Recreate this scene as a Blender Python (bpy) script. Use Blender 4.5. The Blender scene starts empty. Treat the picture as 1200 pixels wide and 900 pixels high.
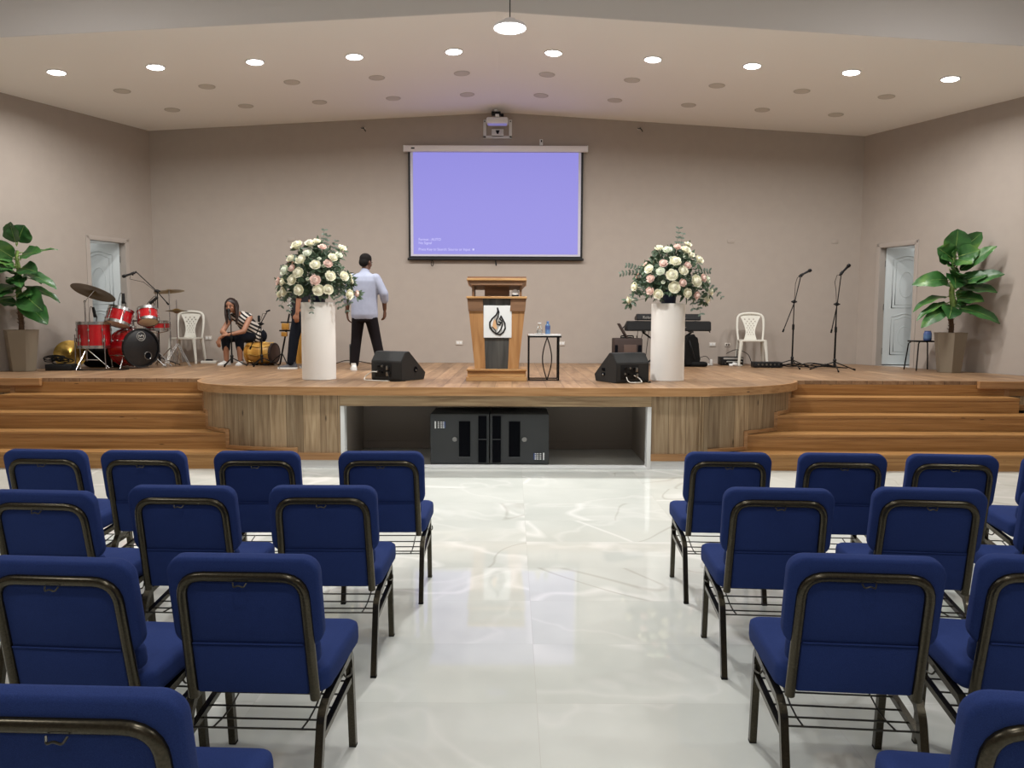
import bpy, bmesh, math, random
from mathutils import Vector, Matrix, Euler
PI = math.pi
R = math.radians
sc = bpy.context.scene
C = sc.collection
rnd = random.Random(7)

# ---------------------------------------------------------------- camera, world, exposure
cam_d = bpy.data.cameras.new('camera')
cam = bpy.data.objects.new('camera', cam_d); C.objects.link(cam)
cam_d.sensor_width = 36.0; cam_d.lens = 27.0; cam_d.clip_end = 200
PITCH = math.atan(74 / 900.0)
cam.matrix_world = (Matrix.Translation((0, 0, 1.62)) @ Matrix.Rotation(PI / 2 - PITCH, 4, 'X')
                    @ Matrix.Rotation(R(0.2), 4, 'Z'))
sc.camera = cam
sc.view_settings.view_transform = 'Standard'
sc.view_settings.look = 'None'
sc.view_settings.gamma = 1.0
sc.view_settings.use_curve_mapping = False
sc.view_settings.exposure = 0.0
w = bpy.data.worlds.new('world'); sc.world = w; w.use_nodes = True
w.node_tree.nodes['Background'].inputs[0].default_value = (0.5, 0.5, 0.5, 1)
w.node_tree.nodes['Background'].inputs[1].default_value = 0.02
DOWN_W = 41.0        # each downlight over the stage
PEND_W = 110.0       # the pendant before the stage
HALL_W = 26.0        # each unseen pendant added to light the hall
LAMP = (1.0, 0.985, 0.96)
PLAMP = (1.0, 0.99, 0.98)

# ---------------------------------------------------------------- helpers: materials
def lin(c):
    return tuple(((v / 255) / 12.92 if v / 255 <= 0.04045 else ((v / 255 + 0.055) / 1.055) ** 2.4) for v in c)
def rgba(c): return (*lin(c), 1.0)
def mat(name, col, rough=0.6, metal=0.0, var=0.0, scale=30.0, bump=0.0, spec=None, emit=None, estr=0.0, trans=0.0, stretch=None, coat=0.0):
    m = bpy.data.materials.new(name); m.use_nodes = True
    nt = m.node_tree; b = nt.nodes['Principled BSDF']
    b.inputs['Base Color'].default_value = rgba(col)
    b.inputs['Roughness'].default_value = rough
    b.inputs['Metallic'].default_value = metal
    if spec is not None: b.inputs['Specular IOR Level'].default_value = spec
    if trans: b.inputs['Transmission Weight'].default_value = trans
    if coat: b.inputs['Coat Weight'].default_value = coat
    if emit is not None:
        b.inputs['Emission Color'].default_value = rgba(emit); b.inputs['Emission Strength'].default_value = estr
    if var or bump:
        tc = nt.nodes.new('ShaderNodeTexCoord'); mp = nt.nodes.new('ShaderNodeMapping')
        nt.links.new(tc.outputs['Object'], mp.inputs['Vector'])
        if stretch: mp.inputs['Scale'].default_value = stretch
        n = nt.nodes.new('ShaderNodeTexNoise'); n.inputs['Scale'].default_value = scale; n.inputs['Detail'].default_value = 4
        nt.links.new(mp.outputs[0], n.inputs['Vector'])
        if var:
            cr = nt.nodes.new('ShaderNodeValToRGB')
            l = lin(col)
            cr.color_ramp.elements[0].position = 0.3; cr.color_ramp.elements[1].position = 0.7
            cr.color_ramp.elements[0].color = (*[v * (1 - var) for v in l], 1)
            cr.color_ramp.elements[1].color = (*[min(1, v * (1 + var)) for v in l], 1)
            nt.links.new(n.outputs['Fac'], cr.inputs[0]); nt.links.new(cr.outputs[0], b.inputs['Base Color'])
        if bump:
            bp = nt.nodes.new('ShaderNodeBump'); bp.inputs['Strength'].default_value = bump; bp.inputs['Distance'].default_value = 0.01
            nt.links.new(n.outputs['Fac'], bp.inputs['Height']); nt.links.new(bp.outputs[0], b.inputs['Normal'])
    return m
def ramp(nt, fac, stops):
    cr = nt.nodes.new('ShaderNodeValToRGB')
    e = cr.color_ramp.elements
    while len(e) < len(stops): e.new(0.5)
    for k, (p, c) in enumerate(stops):
        e[k].position = p; e[k].color = c
    nt.links.new(fac, cr.inputs[0]); return cr.outputs[0]
def mix(nt, a, b, fac, mode='MIX'):
    m = nt.nodes.new('ShaderNodeMix'); m.data_type = 'RGBA'; m.blend_type = mode
    for sock, v in ((m.inputs[0], fac), (m.inputs[6], a), (m.inputs[7], b)):
        if hasattr(v, 'links'): nt.links.new(v, sock)
        else: sock.default_value = v
    return m.outputs[2]
def wood(name, dark, mid, light, axes='XZ', grain=(1.2, 22, 22), rough=0.45, plank=None, plank_len=1.2, knots=0.0, gap=(60, 40, 25), spec=0.4, var=0.25, offset=0.37):
    """grain stretched along one axis; plank = width of boards laid side by side; axes = (along, across)"""
    m = bpy.data.materials.new(name); m.use_nodes = True
    nt = m.node_tree; b = nt.nodes['Principled BSDF']; N = nt.nodes.new; L = nt.links.new
    tc = N('ShaderNodeTexCoord')
    mp = N('ShaderNodeMapping'); mp.inputs['Scale'].default_value = grain; L(tc.outputs['Object'], mp.inputs['Vector'])
    vec = mp.outputs[0]
    if plank:
        sep = N('ShaderNodeSeparateXYZ'); L(tc.outputs['Object'], sep.inputs[0])
        com = N('ShaderNodeCombineXYZ')
        L(sep.outputs[axes[0]], com.inputs[0]); L(sep.outputs[axes[1]], com.inputs[1])
        br = N('ShaderNodeTexBrick'); L(com.outputs[0], br.inputs['Vector'])
        br.offset = offset; br.offset_frequency = 2; br.squash = 1
        br.inputs['Scale'].default_value = 1; br.inputs['Mortar Size'].default_value = 0.0028
        br.inputs['Mortar Smooth'].default_value = 0.1
        br.inputs['Brick Width'].default_value = plank_len; br.inputs['Row Height'].default_value = plank
        br.inputs['Color1'].default_value = (0, 0, 0, 1); br.inputs['Color2'].default_value = (1, 1, 1, 1); br.inputs['Mortar'].default_value = (0.5, 0.5, 0.5, 1)
        # shift the grain from board to board
        sc_ = N('ShaderNodeVectorMath'); sc_.operation = 'SCALE'; L(br.outputs['Color'], sc_.inputs[0]); sc_.inputs['Scale'].default_value = 37.0
        ad = N('ShaderNodeVectorMath'); ad.operation = 'ADD'; L(vec, ad.inputs[0]); L(sc_.outputs[0], ad.inputs[1]); vec = ad.outputs[0]
    n = N('ShaderNodeTexNoise'); n.inputs['Scale'].default_value = 1.0; n.inputs['Detail'].default_value = 6; n.inputs['Distortion'].default_value = 0.6
    L(vec, n.inputs['Vector'])
    col = ramp(nt, n.outputs['Fac'], [(0.28, rgba(dark)), (0.5, rgba(mid)), (0.72, rgba(light))])
    if knots:
        k = N('ShaderNodeTexVoronoi'); k.inputs['Scale'].default_value = 1.5 * knots
        mp2 = N('ShaderNodeMapping'); mp2.inputs['Scale'].default_value = tuple(math.sqrt(g) * 1.3 for g in grain)
        L(tc.outputs['Object'], mp2.inputs['Vector']); L(mp2.outputs[0], k.inputs['Vector'])
        f = ramp(nt, k.outputs['Distance'], [(0.035, (1, 1, 1, 1)), (0.085, (0, 0, 0, 1))])
        col = mix(nt, col, rgba(tuple(v * 0.55 for v in dark)), f)
    if plank:
        v = ramp(nt, br.outputs['Color'], [(0.0, (1 - var, 1 - var, 1 - var, 1)), (1.0, (1 + var * .5, 1 + var * .5, 1 + var * .45, 1))])
        col = mix(nt, col, v, 1.0, 'MULTIPLY')
        col = mix(nt, col, rgba(gap), br.outputs['Fac'])
    L(col, b.inputs['Base Color'])
    b.inputs['Roughness'].default_value = rough; b.inputs['Specular IOR Level'].default_value = spec
    return m

# ---------------------------------------------------------------- helpers: geometry
def new_bm(): return bmesh.new()
def mark(bm, n0, mi):
    bm.faces.ensure_lookup_table()
    for f in bm.faces[n0:]: f.material_index = mi
def box(bm, c, s, bev=0.0, rot=None, seg=2, mi=0):
    n0 = len(bm.faces)
    t = bmesh.new(); bmesh.ops.create_cube(t, size=1.0)
    for v in t.verts: v.co = Vector((v.co.x * s[0], v.co.y * s[1], v.co.z * s[2]))
    if bev: bmesh.ops.bevel(t, geom=list(t.edges), offset=bev, segments=seg, profile=0.5, affect='EDGES')
    M = Matrix.Translation(c)
    if rot is not None: M = M @ (rot.to_4x4() if isinstance(rot, Matrix) else Euler(rot).to_matrix().to_4x4())
    t.transform(M); merge(bm, t, mi)
def merge(bm, t, mi=None):
    vm = [bm.verts.new(v.co) for v in t.verts]
    t.verts.index_update()
    for f in t.faces:
        try:
            nf = bm.faces.new([vm[v.index] for v in f.verts])
            nf.material_index = f.material_index if mi is None else mi
        except ValueError: pass
    t.free()
def frame_of(d):
    d = d.normalized()
    up = Vector((0, 0, 1)) if abs(d.z) < 0.95 else Vector((0, 1, 0))
    a = d.cross(up).normalized(); b = a.cross(d).normalized()
    return a, b
def tube(bm, pts, r, n=8, closed=False, mi=0, square=False, cap=True):
    pts = [Vector(p) for p in pts]; k = len(pts)
    rr = r if isinstance(r, (list, tuple)) else [r] * k
    rings = []; pa = None
    if square: n = 4
    for i, p in enumerate(pts):
        if closed: d = pts[(i + 1) % k] - pts[i - 1]
        else: d = pts[min(i + 1, k - 1)] - pts[max(i - 1, 0)]
        if d.length < 1e-9: d = Vector((0, 0, 1))
        d.normalize()
        if pa is None: a, b = frame_of(d)
        else:
            a = (pa - d * pa.dot(d))
            if a.length < 1e-6: a, _ = frame_of(d)
            a.normalize(); b = a.cross(d).normalized()
        pa = a
        off = PI / 4 if square else 0
        q = rr[i] * (1.25 if square else 1)
        rings.append([bm.verts.new(p + a * (q * math.cos(2 * PI * j / n + off)) + b * (q * math.sin(2 * PI * j / n + off))) for j in range(n)])
    for i in range(k if closed else k - 1):
        A, B = rings[i], rings[(i + 1) % k]
        for j in range(n):
            f = bm.faces.new((A[j], A[(j + 1) % n], B[(j + 1) % n], B[j])); f.material_index = mi
    if cap and not closed:
        for ring in (rings[0], rings[-1]):
            try: bm.faces.new(ring).material_index = mi
            except ValueError: pass
def fillet(pts, rad, seg=5):
    """round the inner corners of a polyline"""
    pts = [Vector(p) for p in pts]; out = [pts[0]]
    for i in range(1, len(pts) - 1):
        p = pts[i]; u = (pts[i - 1] - p); v = (pts[i + 1] - p)
        r = min(rad, u.length * .49, v.length * .49)
        a = p + u.normalized() * r; b = p + v.normalized() * r
        for k in range(seg + 1):
            t = k / seg; out.append(a * (1 - t) ** 2 + p * 2 * t * (1 - t) + b * t * t)
    out.append(pts[-1]); return out
def lathe(bm, prof, n=24, M=None, mi=0, a0=0, a1=2 * PI):
    M = M or Matrix(); rings = []
    full = abs(a1 - a0 - 2 * PI) < 1e-6
    for r, z in prof:
        if r < 1e-6: rings.append([bm.verts.new(M @ Vector((0, 0, z)))])
        else: rings.append([bm.verts.new(M @ Vector((r * math.cos(a0 + (a1 - a0) * j / n), r * math.sin(a0 + (a1 - a0) * j / n), z))) for j in range(n if full else n + 1)])
    for A, B in zip(rings[:-1], rings[1:]):
        m = n
        for j in range(m):
            ja, jb = j, (j + 1) % n if full else j + 1
            try:
                if len(A) == 1 and len(B) == 1: continue
                if len(A) == 1: f = bm.faces.new((A[0], B[ja], B[jb]))
                elif len(B) == 1: f = bm.faces.new((A[ja], A[jb], B[0]))
                else: f = bm.faces.new((A[ja], A[jb], B[jb], B[ja]))
                f.material_index = mi
            except ValueError: pass
def prism(bm, poly, d, M=None, mi=0):
    """poly in local XY, thickness d along local Z (0..d)"""
    M = M or Matrix()
    a = [bm.verts.new(M @ Vector((x, y, 0))) for x, y in poly]; b = [bm.verts.new(M @ Vector((x, y, d))) for x, y in poly]
    n = len(poly)
    fs = [bm.faces.new(a[::-1]), bm.faces.new(b)]
    for i in range(n): fs.append(bm.faces.new((a[i], a[(i + 1) % n], b[(i + 1) % n], b[i])))
    for f in fs: f.material_index = mi
def ball(bm, c, r, M=None, u=14, v=9, mi=0):
    n0 = len(bm.faces)
    rr = r if isinstance(r, (tuple, list)) else (r, r, r)
    t = bmesh.new(); bmesh.ops.create_uvsphere(t, u_segments=u, v_segments=v, radius=1)
    X = Matrix.Translation(c) @ (M.to_4x4() if M is not None else Matrix()) @ Matrix.Diagonal((*rr, 1))
    t.transform(X); merge(bm, t, mi)
def capsule(bm, p0, p1, r0, r1, n=12, mi=0):
    p0, p1 = Vector(p0), Vector(p1)
    d = p1 - p0
    tube(bm, [p0, p0.lerp(p1, .5), p1], [r0, (r0 + r1) / 2, r1], n, mi=mi)
    ball(bm, p0, r0, u=n, v=8, mi=mi); ball(bm, p1, r1, u=n, v=8, mi=mi)
def rrect(w, h, r, seg=5, cx=0, cy=0):
    out = []
    for k, (sx, sy) in enumerate(((1, 1), (-1, 1), (-1, -1), (1, -1))):
        for j in range(seg + 1):
            a = PI / 2 * k + PI / 2 * j / seg
            out.append((cx + sx * (w / 2 - r) + r * math.cos(a), cy + sy * (h / 2 - r) + r * math.sin(a)))
    return out
def link(name, bm, mats, parent=None, smooth=True, angle=35, loc=None, rotz=None):
    bmesh.ops.recalc_face_normals(bm, faces=bm.faces)
    me = bpy.data.meshes.new(name); bm.to_mesh(me); bm.free()
    for m in (mats if isinstance(mats, (list, tuple)) else [mats]): me.materials.append(m)
    if smooth and len(me.polygons):
        me.polygons.foreach_set('use_smooth', [True] * len(me.polygons)); me.set_sharp_from_angle(angle=R(angle))
    o = bpy.data.objects.new(name, me); C.objects.link(o)
    if parent is not None: o.parent = parent
    if loc is not None: o.location = loc
    if rotz is not None: o.rotation_euler = (0, 0, rotz)
    return o
def tag(o, label, cat, group=None):
    o['label'] = label; o['category'] = cat
    if group: o['group'] = group
    return o
def thing(name, label, cat, loc=(0, 0, 0), rotz=0.0, group=None):
    o = bpy.data.objects.new(name, None); C.objects.link(o)
    o.empty_display_size = 0.1; o.location = loc; o.rotation_euler = (0, 0, rotz)
    return tag(o, label, cat, group)
def struct(name, bm, mats, parent=None, smooth=False, label=None):
    o = link(name, bm, mats, parent, smooth)
    if parent is None: o['kind'] = 'structure'
    if label: o['label'] = label
    return o
def dup(root, loc, rotz, label, group=None):
    def cp(o, parent):
        c = o.copy(); C.objects.link(c)
        if parent is not None: c.parent = parent
        for ch in list(o.children): cp(ch, c)
        return c
    r = cp(root, None); r.location = loc; r.rotation_euler = (0, 0, rotz); r['label'] = label
    if group: r['group'] = group
    return r
def text_part(name, s, size, m, parent, M, extrude=0.0006, align='LEFT'):
    cu = bpy.data.curves.new(name, 'FONT'); cu.body = s; cu.size = size; cu.extrude = extrude; cu.align_x = align
    tmp = bpy.data.objects.new('lettering_source', cu); C.objects.link(tmp)
    dg = bpy.context.evaluated_depsgraph_get()
    me = bpy.data.meshes.new_from_object(tmp.evaluated_get(dg))
    bpy.data.objects.remove(tmp); bpy.data.curves.remove(cu)
    me.transform(M); me.materials.clear(); me.materials.append(m)
    o = bpy.data.objects.new(name, me); C.objects.link(o); o.parent = parent
    return o
FACE_CAM = Matrix.Rotation(PI / 2, 4, 'X')      # local XY -> world XZ, facing -Y

# ---------------------------------------------------------------- materials
M_wall = mat('taupe_paint', (171, 161, 152), 0.75, var=0.02, scale=6, spec=0.25)
M_ceil = mat('ceiling_paint', (242, 239, 234), 0.8, spec=0.2)
M_bulk = mat('bulkhead_paint', (222, 216, 214), 0.8, spec=0.2)
M_white = mat('white_paint', (226, 227, 226), 0.45)
M_door = mat('door_white', (196, 204, 206), 0.35)
M_doorframe = mat('frame_paint', (174, 165, 157), 0.5)
M_stair = wood('stair_pine', (140, 98, 54), (165, 121, 71), (184, 140, 90), grain=(1.1, 14, 42), rough=0.38, knots=1.0)
M_oak = wood('pale_oak_panel', (130, 106, 80), (160, 136, 106), (180, 158, 128), axes=('Z', 'X'), grain=(26, 26, 1.6), rough=0.5, plank=0.19, plank_len=3.0, knots=0.7, gap=(104, 84, 60), var=.32)
M_oakh = wood('pale_oak_beam', (132, 108, 80), (162, 138, 106), (180, 158, 126), grain=(1.5, 14, 34), rough=0.5, knots=0.9)
M_fascia = wood('fascia_pine', (142, 104, 66), (168, 126, 84), (180, 140, 98), grain=(1.3, 12, 40), rough=0.4, knots=0.7)
M_deck = wood('stage_boards', (122, 94, 70), (148, 117, 88), (164, 134, 104), axes=('Y', 'X'), grain=(14, 1.2, 14), rough=0.42, plank=0.19, plank_len=1.25, gap=(72, 52, 36), var=0.22)
M_pod = wood('podium_oak', (140, 98, 58), (178, 132, 84), (196, 154, 104), grain=(12, 12, 1.3), rough=0.45, knots=0.7)
M_podh = wood('podium_oak_cross', (146, 104, 62), (184, 140, 90), (204, 164, 112), grain=(1.4, 12, 12), rough=0.45)
M_podbox = wood('podium_walnut', (104, 76, 54), (126, 94, 68), (142, 108, 80), grain=(1.4, 10, 10), rough=0.5)
M_char = wood('charcoal_wood', (54, 54, 52), (74, 74, 72), (92, 92, 88), grain=(18, 18, 1.0), rough=0.5)
M_recess = mat('recess_paint', (172, 162, 152), 0.7)
M_recfloor = mat('recess_tile', (206, 206, 200), 0.3)
M_black = mat('black_plastic', (17, 18, 20), 0.5, spec=.35)
M_blackm = mat('black_metal', (22, 22, 23), 0.35, metal=0.6)
M_rubber = mat('black_rubber', (13, 13, 13), 0.8, spec=.2)
M_cab = mat('cabinet_black', (60, 63, 65), 0.55, bump=0.15, scale=300)
M_cabmid = mat('wedge_black', (37, 39, 40), 0.6, bump=0.15, scale=300)
M_grille = mat('grille_dark', (7, 9, 15), 0.85, spec=.1)
M_chrome = mat('chrome', (196, 196, 196), 0.24, metal=1.0)
M_steel = mat('steel', (150, 150, 148), 0.3, metal=1.0)
M_blue = mat('navy_fabric', (40, 57, 110), 0.95, var=0.18, scale=420, bump=0.12, spec=0.15)
M_bframe = mat('gunmetal_tube', (74, 69, 58), 0.26, metal=0.85, var=0.25, scale=160)
M_wire = mat('rack_wire', (70, 68, 62), 0.35, metal=0.8)
M_plasw = mat('white_resin', (214, 212, 202), 0.4)
M_colm = mat('column_white', (244, 241, 235), 0.5)
M_navyp = mat('navy_pot', (28, 36, 66), 0.35)
M_leaf = mat('leaf_green', (42, 92, 40), 0.4, var=0.45, scale=5)
M_leafback = mat('bouquet_green', (74, 96, 72), 0.6, var=0.4, scale=25)
M_euc = mat('eucalyptus_grey', (104, 120, 106), 0.65, var=0.25, scale=30)
M_cream = mat('cream_petal', (248, 245, 220), 0.6, var=0.05, scale=30)
M_pink = mat('pink_petal', (243, 214, 202), 0.6, var=0.05, scale=30)
M_whitep = mat('white_petal', (232, 238, 218), 0.6, var=0.05, scale=30)
M_stem = mat('plant_stem', (126, 152, 78), 0.6, var=0.3, scale=20)
M_bark = mat('plant_bark', (92, 68, 48), 0.8, var=0.3, scale=40)
M_pot = mat('taupe_planter', (126, 115, 98), 0.55)
M_soil = mat('soil', (52, 42, 34), 0.95)
M_red = mat('red_lacquer', (168, 18, 26), 0.16, var=0.2, scale=5, coat=0.6)
M_head = mat('drum_head', (216, 206, 180), 0.5)
M_bhead = mat('black_drum_head', (20, 20, 22), 0.35)
M_brass = mat('cymbal_brass', (150, 120, 60), 0.3, metal=0.9)
M_brassd = mat('cymbal_aged', (104, 84, 52), 0.35, metal=0.9)
M_goldw = wood('golden_wood', (160, 112, 44), (196, 146, 68), (216, 172, 92), grain=(10, 10, 2), rough=0.35)
M_skin = mat('skin_dark', (98, 66, 50), 0.55)
M_skin2 = mat('skin_tan', (166, 118, 92), 0.55)
M_hair = mat('hair_black', (20, 17, 16), 0.85, spec=.2)
M_hairb = mat('hair_brown', (38, 24, 20), 0.45)
M_shirt = mat('light_blue_cotton', (156, 162, 182), 0.85, var=0.05, scale=12, bump=0.3)
M_trous = mat('black_trousers', (19, 14, 17), 0.9, spec=.2)
M_jean = mat('dark_denim', (17, 21, 31), 0.9, spec=.2)
M_dshirt = mat('dark_shirt', (24, 25, 32), 0.85)
M_sneak = mat('white_sneaker', (226, 226, 222), 0.6)
M_gsneak = mat('grey_sneaker', (74, 74, 78), 0.7)
M_eye = mat('dark_eye', (20, 14, 12), 0.3)
M_lip = mat('lips', (140, 76, 70), 0.5)
M_disc = mat('lamp_diffuser', (255, 255, 255), 0.5, emit=(255, 250, 244), estr=16.0)
M_discoff = mat('lamp_diffuser_unlit', (206, 200, 190), 0.7)
M_rim = mat('lamp_rim', (190, 184, 174), 0.5)
M_screen = mat('screen_fabric', (64, 62, 78), 0.8, emit=(152, 147, 234), estr=0.86)
M_scredge = mat('screen_edge', (190, 188, 200), 0.8, emit=(170, 168, 200), estr=0.15)
M_scrtext = mat('screen_lettering', (120, 120, 140), 0.8, emit=(204, 202, 250), estr=0.8)
M_case = mat('screen_case', (232, 228, 230), 0.5)
M_plate = mat('outlet_plate', (206, 200, 192), 0.4)
M_dkplate = mat('open_box', (70, 58, 50), 0.6)
M_glass = mat('clear_glass', (230, 236, 236), 0.05, trans=0.9)
M_bluegl = mat('blue_glass', (96, 118, 176), 0.15, trans=0.35)
M_bottle = mat('water_bottle', (120, 160, 210), 0.15, trans=0.5)
M_logoG = mat('flame_silver', (176, 176, 172), 0.4)
M_logoO = mat('flame_peach', (226, 180, 132), 0.5)
M_logoK = mat('flame_black', (24, 24, 26), 0.4)
M_sign = mat('sign_white', (232, 236, 236), 0.5)
M_rug = mat('black_rug', (30, 29, 29), 0.95)
M_amp = mat('amp_brown', (54, 40, 36), 0.7)
M_ampgr = mat('amp_panel', (84, 66, 58), 0.7)
M_whitec = mat('white_cable', (222, 220, 212), 0.5)
M_silver = mat('silver_box', (176, 176, 172), 0.4, metal=0.4)

def marble():
    m = bpy.data.materials.new('polished_marble_tile'); m.use_nodes = True
    nt = m.node_tree; b = nt.nodes['Principled BSDF']; N = nt.nodes.new; L = nt.links.new
    tc = N('ShaderNodeTexCoord'); mp = N('ShaderNodeMapping'); L(tc.outputs['Object'], mp.inputs['Vector'])
    mp.inputs['Location'].default_value = (-0.11 + 12, -3.143 + 12, 0)
    br = N('ShaderNodeTexBrick'); L(mp.outputs[0], br.inputs['Vector']); br.offset = 0.0
    br.inputs['Scale'].default_value = 1; br.inputs['Mortar Size'].default_value = 0.0012; br.inputs['Mortar Smooth'].default_value = 0.3
    br.inputs['Brick Width'].default_value = 1.2; br.inputs['Row Height'].default_value = 0.6
    br.inputs['Color1'].default_value = (0, 0, 0, 1); br.inputs['Color2'].default_value = (1, 1, 1, 1)
    off = N('ShaderNodeVectorMath'); off.operation = 'SCALE'; L(br.outputs['Color'], off.inputs[0]); off.inputs['Scale'].default_value = 9.0
    ad = N('ShaderNodeVectorMath'); ad.operation = 'ADD'; L(tc.outputs['Object'], ad.inputs[0]); L(off.outputs[0], ad.inputs[1])
    base = N('ShaderNodeTexNoise'); base.inputs['Scale'].default_value = 1.6; base.inputs['Detail'].default_value = 5; L(ad.outputs[0], base.inputs['Vector'])
    col = ramp(nt, base.outputs['Fac'], [(0.3, rgba((208, 212, 206))), (0.7, rgba((222, 225, 219)))])
    def vein(scale, lo, hi, c, k, dist=1.2):
        nonlocal col
        n = N('ShaderNodeTexNoise'); n.inputs['Scale'].default_value = scale; n.inputs['Detail'].default_value = 3; n.inputs['Distortion'].default_value = dist
        L(ad.outputs[0], n.inputs['Vector'])
        s = N('ShaderNodeMath'); s.operation = 'SUBTRACT'; L(n.outputs['Fac'], s.inputs[0]); s.inputs[1].default_value = 0.5
        a = N('ShaderNodeMath'); a.operation = 'ABSOLUTE'; L(s.outputs[0], a.inputs[0])
        f = ramp(nt, a.outputs[0], [(lo, (k, k, k, 1)), (hi, (0, 0, 0, 1))])
        col = mix(nt, col, rgba(c), f)
    vein(0.40, 0.0, 0.016, (248, 248, 245), 0.6, .5)
    vein(0.30, 0.0, 0.004, (176, 174, 164), 0.55, .7)
    vein(0.9, 0.0, 0.025, (242, 242, 238), 0.3, .4)
    col = mix(nt, col, rgba((204, 204, 198)), br.outputs['Fac'])
    L(col, b.inputs['Base Color'])
    b.inputs['Roughness'].default_value = 0.03; b.inputs['Specular IOR Level'].default_value = 0.5
    return m
M_marble = marble()
def stripes():
    m = bpy.data.materials.new('striped_blouse'); m.use_nodes = True
    nt = m.node_tree; b = nt.nodes['Principled BSDF']; N = nt.nodes.new; L = nt.links.new
    tc = N('ShaderNodeTexCoord'); mp = N('ShaderNodeMapping'); L(tc.outputs['Object'], mp.inputs['Vector'])
    mp.inputs['Rotation'].default_value = (0, R(-38), 0)
    wv = N('ShaderNodeTexWave'); wv.bands_direction = 'Z'; wv.inputs['Scale'].default_value = 6.0; wv.inputs['Distortion'].default_value = 0.6
    L(mp.outputs[0], wv.inputs['Vector'])
    col = ramp(nt, wv.outputs['Fac'], [(0.46, rgba((28, 27, 30))), (0.54, rgba((214, 208, 200)))])
    L(col, b.inputs['Base Color']); b.inputs['Roughness'].default_value = 0.85
    return m
M_stripe = stripes()

# ================================================================ THE SETTING
S = 0.90             # stage height
YB = 13.17           # back wall
YF = 9.1             # bulkhead over the stage front
YS = 8.27            # front edge of the stage
XL, XR = -6.10, 5.90
RX, RZ = -0.20, 5.09 # ridge of the stage ceiling
SL, SR = 0.054, 0.060
def gz(x): return RZ - (RX - x) * SL if x < RX else RZ - (x - RX) * SR
def wl(y): return XL - 0.4 * (YB - y)
def wr(y): return XR + 0.4 * (YB - y)
HY = -5.0            # rear wall of the hall
HZ = 6.4             # hall ceiling

bm = new_bm(); box(bm, (0, (HY + 9.6) / 2, -0.05), (16.4, 9.6 - HY, 0.1)); struct('floor', bm, M_marble)
bm = new_bm(); prism(bm, [(XL - .3, 0), (XR + .3, 0), (XR + .3, gz(XR + .3) + .1), (RX, RZ + .1), (XL - .3, gz(XL - .3) + .1)], -0.15, Matrix.Translation((0, YB, 0)) @ FACE_CAM)
struct('wall_back', bm, M_wall)

def side_wall(name, p0, p1, d0, d1, dz):
    """wall from p0 (back corner) to p1, doorway between distances d0..d1, height dz, standing outside the line"""
    p0, p1 = Vector(p0), Vector(p1)
    d = (p1 - p0); Ln = d.length; d.normalize()
    nrm = Vector((-d.y, d.x)) if p0.x < 0 else Vector((d.y, -d.x))   # pointing away from the stage
    if (nrm.x > 0) == (p0.x < 0): nrm = -nrm
    t = 0.14
    bm = new_bm()
    def slab(a, b, z0, z1a, z1b):
        A, B = p0 + d * a, p0 + d * b
        pts = []
        for off in (0, t):
            for (P, z) in ((A, z0), (B, z0), (B, z1b), (A, z1a)):
                q = P + nrm * off; pts.append(bm.verts.new((q.x, q.y, z)))
        for f in ((0, 1, 2, 3), (7, 6, 5, 4), (0, 4, 5, 1), (1, 5, 6, 2), (2, 6, 7, 3), (3, 7, 4, 0)): bm.faces.new([pts[i] for i in f])
    def top(a): return gz((p0 + d * a).x) + 0.08
    slab(-0.05, d0, 0, top(-.05), top(d0)); slab(d0, d1, S + dz, top(d0), top(d1)); slab(d1, Ln, 0, top(d1), top(Ln))
    slab(d0, d1, 0, S, S)
    o = struct(name, bm, M_wall)
    return d, nrm
DZ = 1.98
dL, nL = side_wall('wall_left', (XL, YB), (wl(YF), YF), 0.54, 1.24, DZ)
dR, nR = side_wall('wall_right', (XR, YB), (wr(YF), YF), 0.40, 1.11, DZ - .02)
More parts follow.
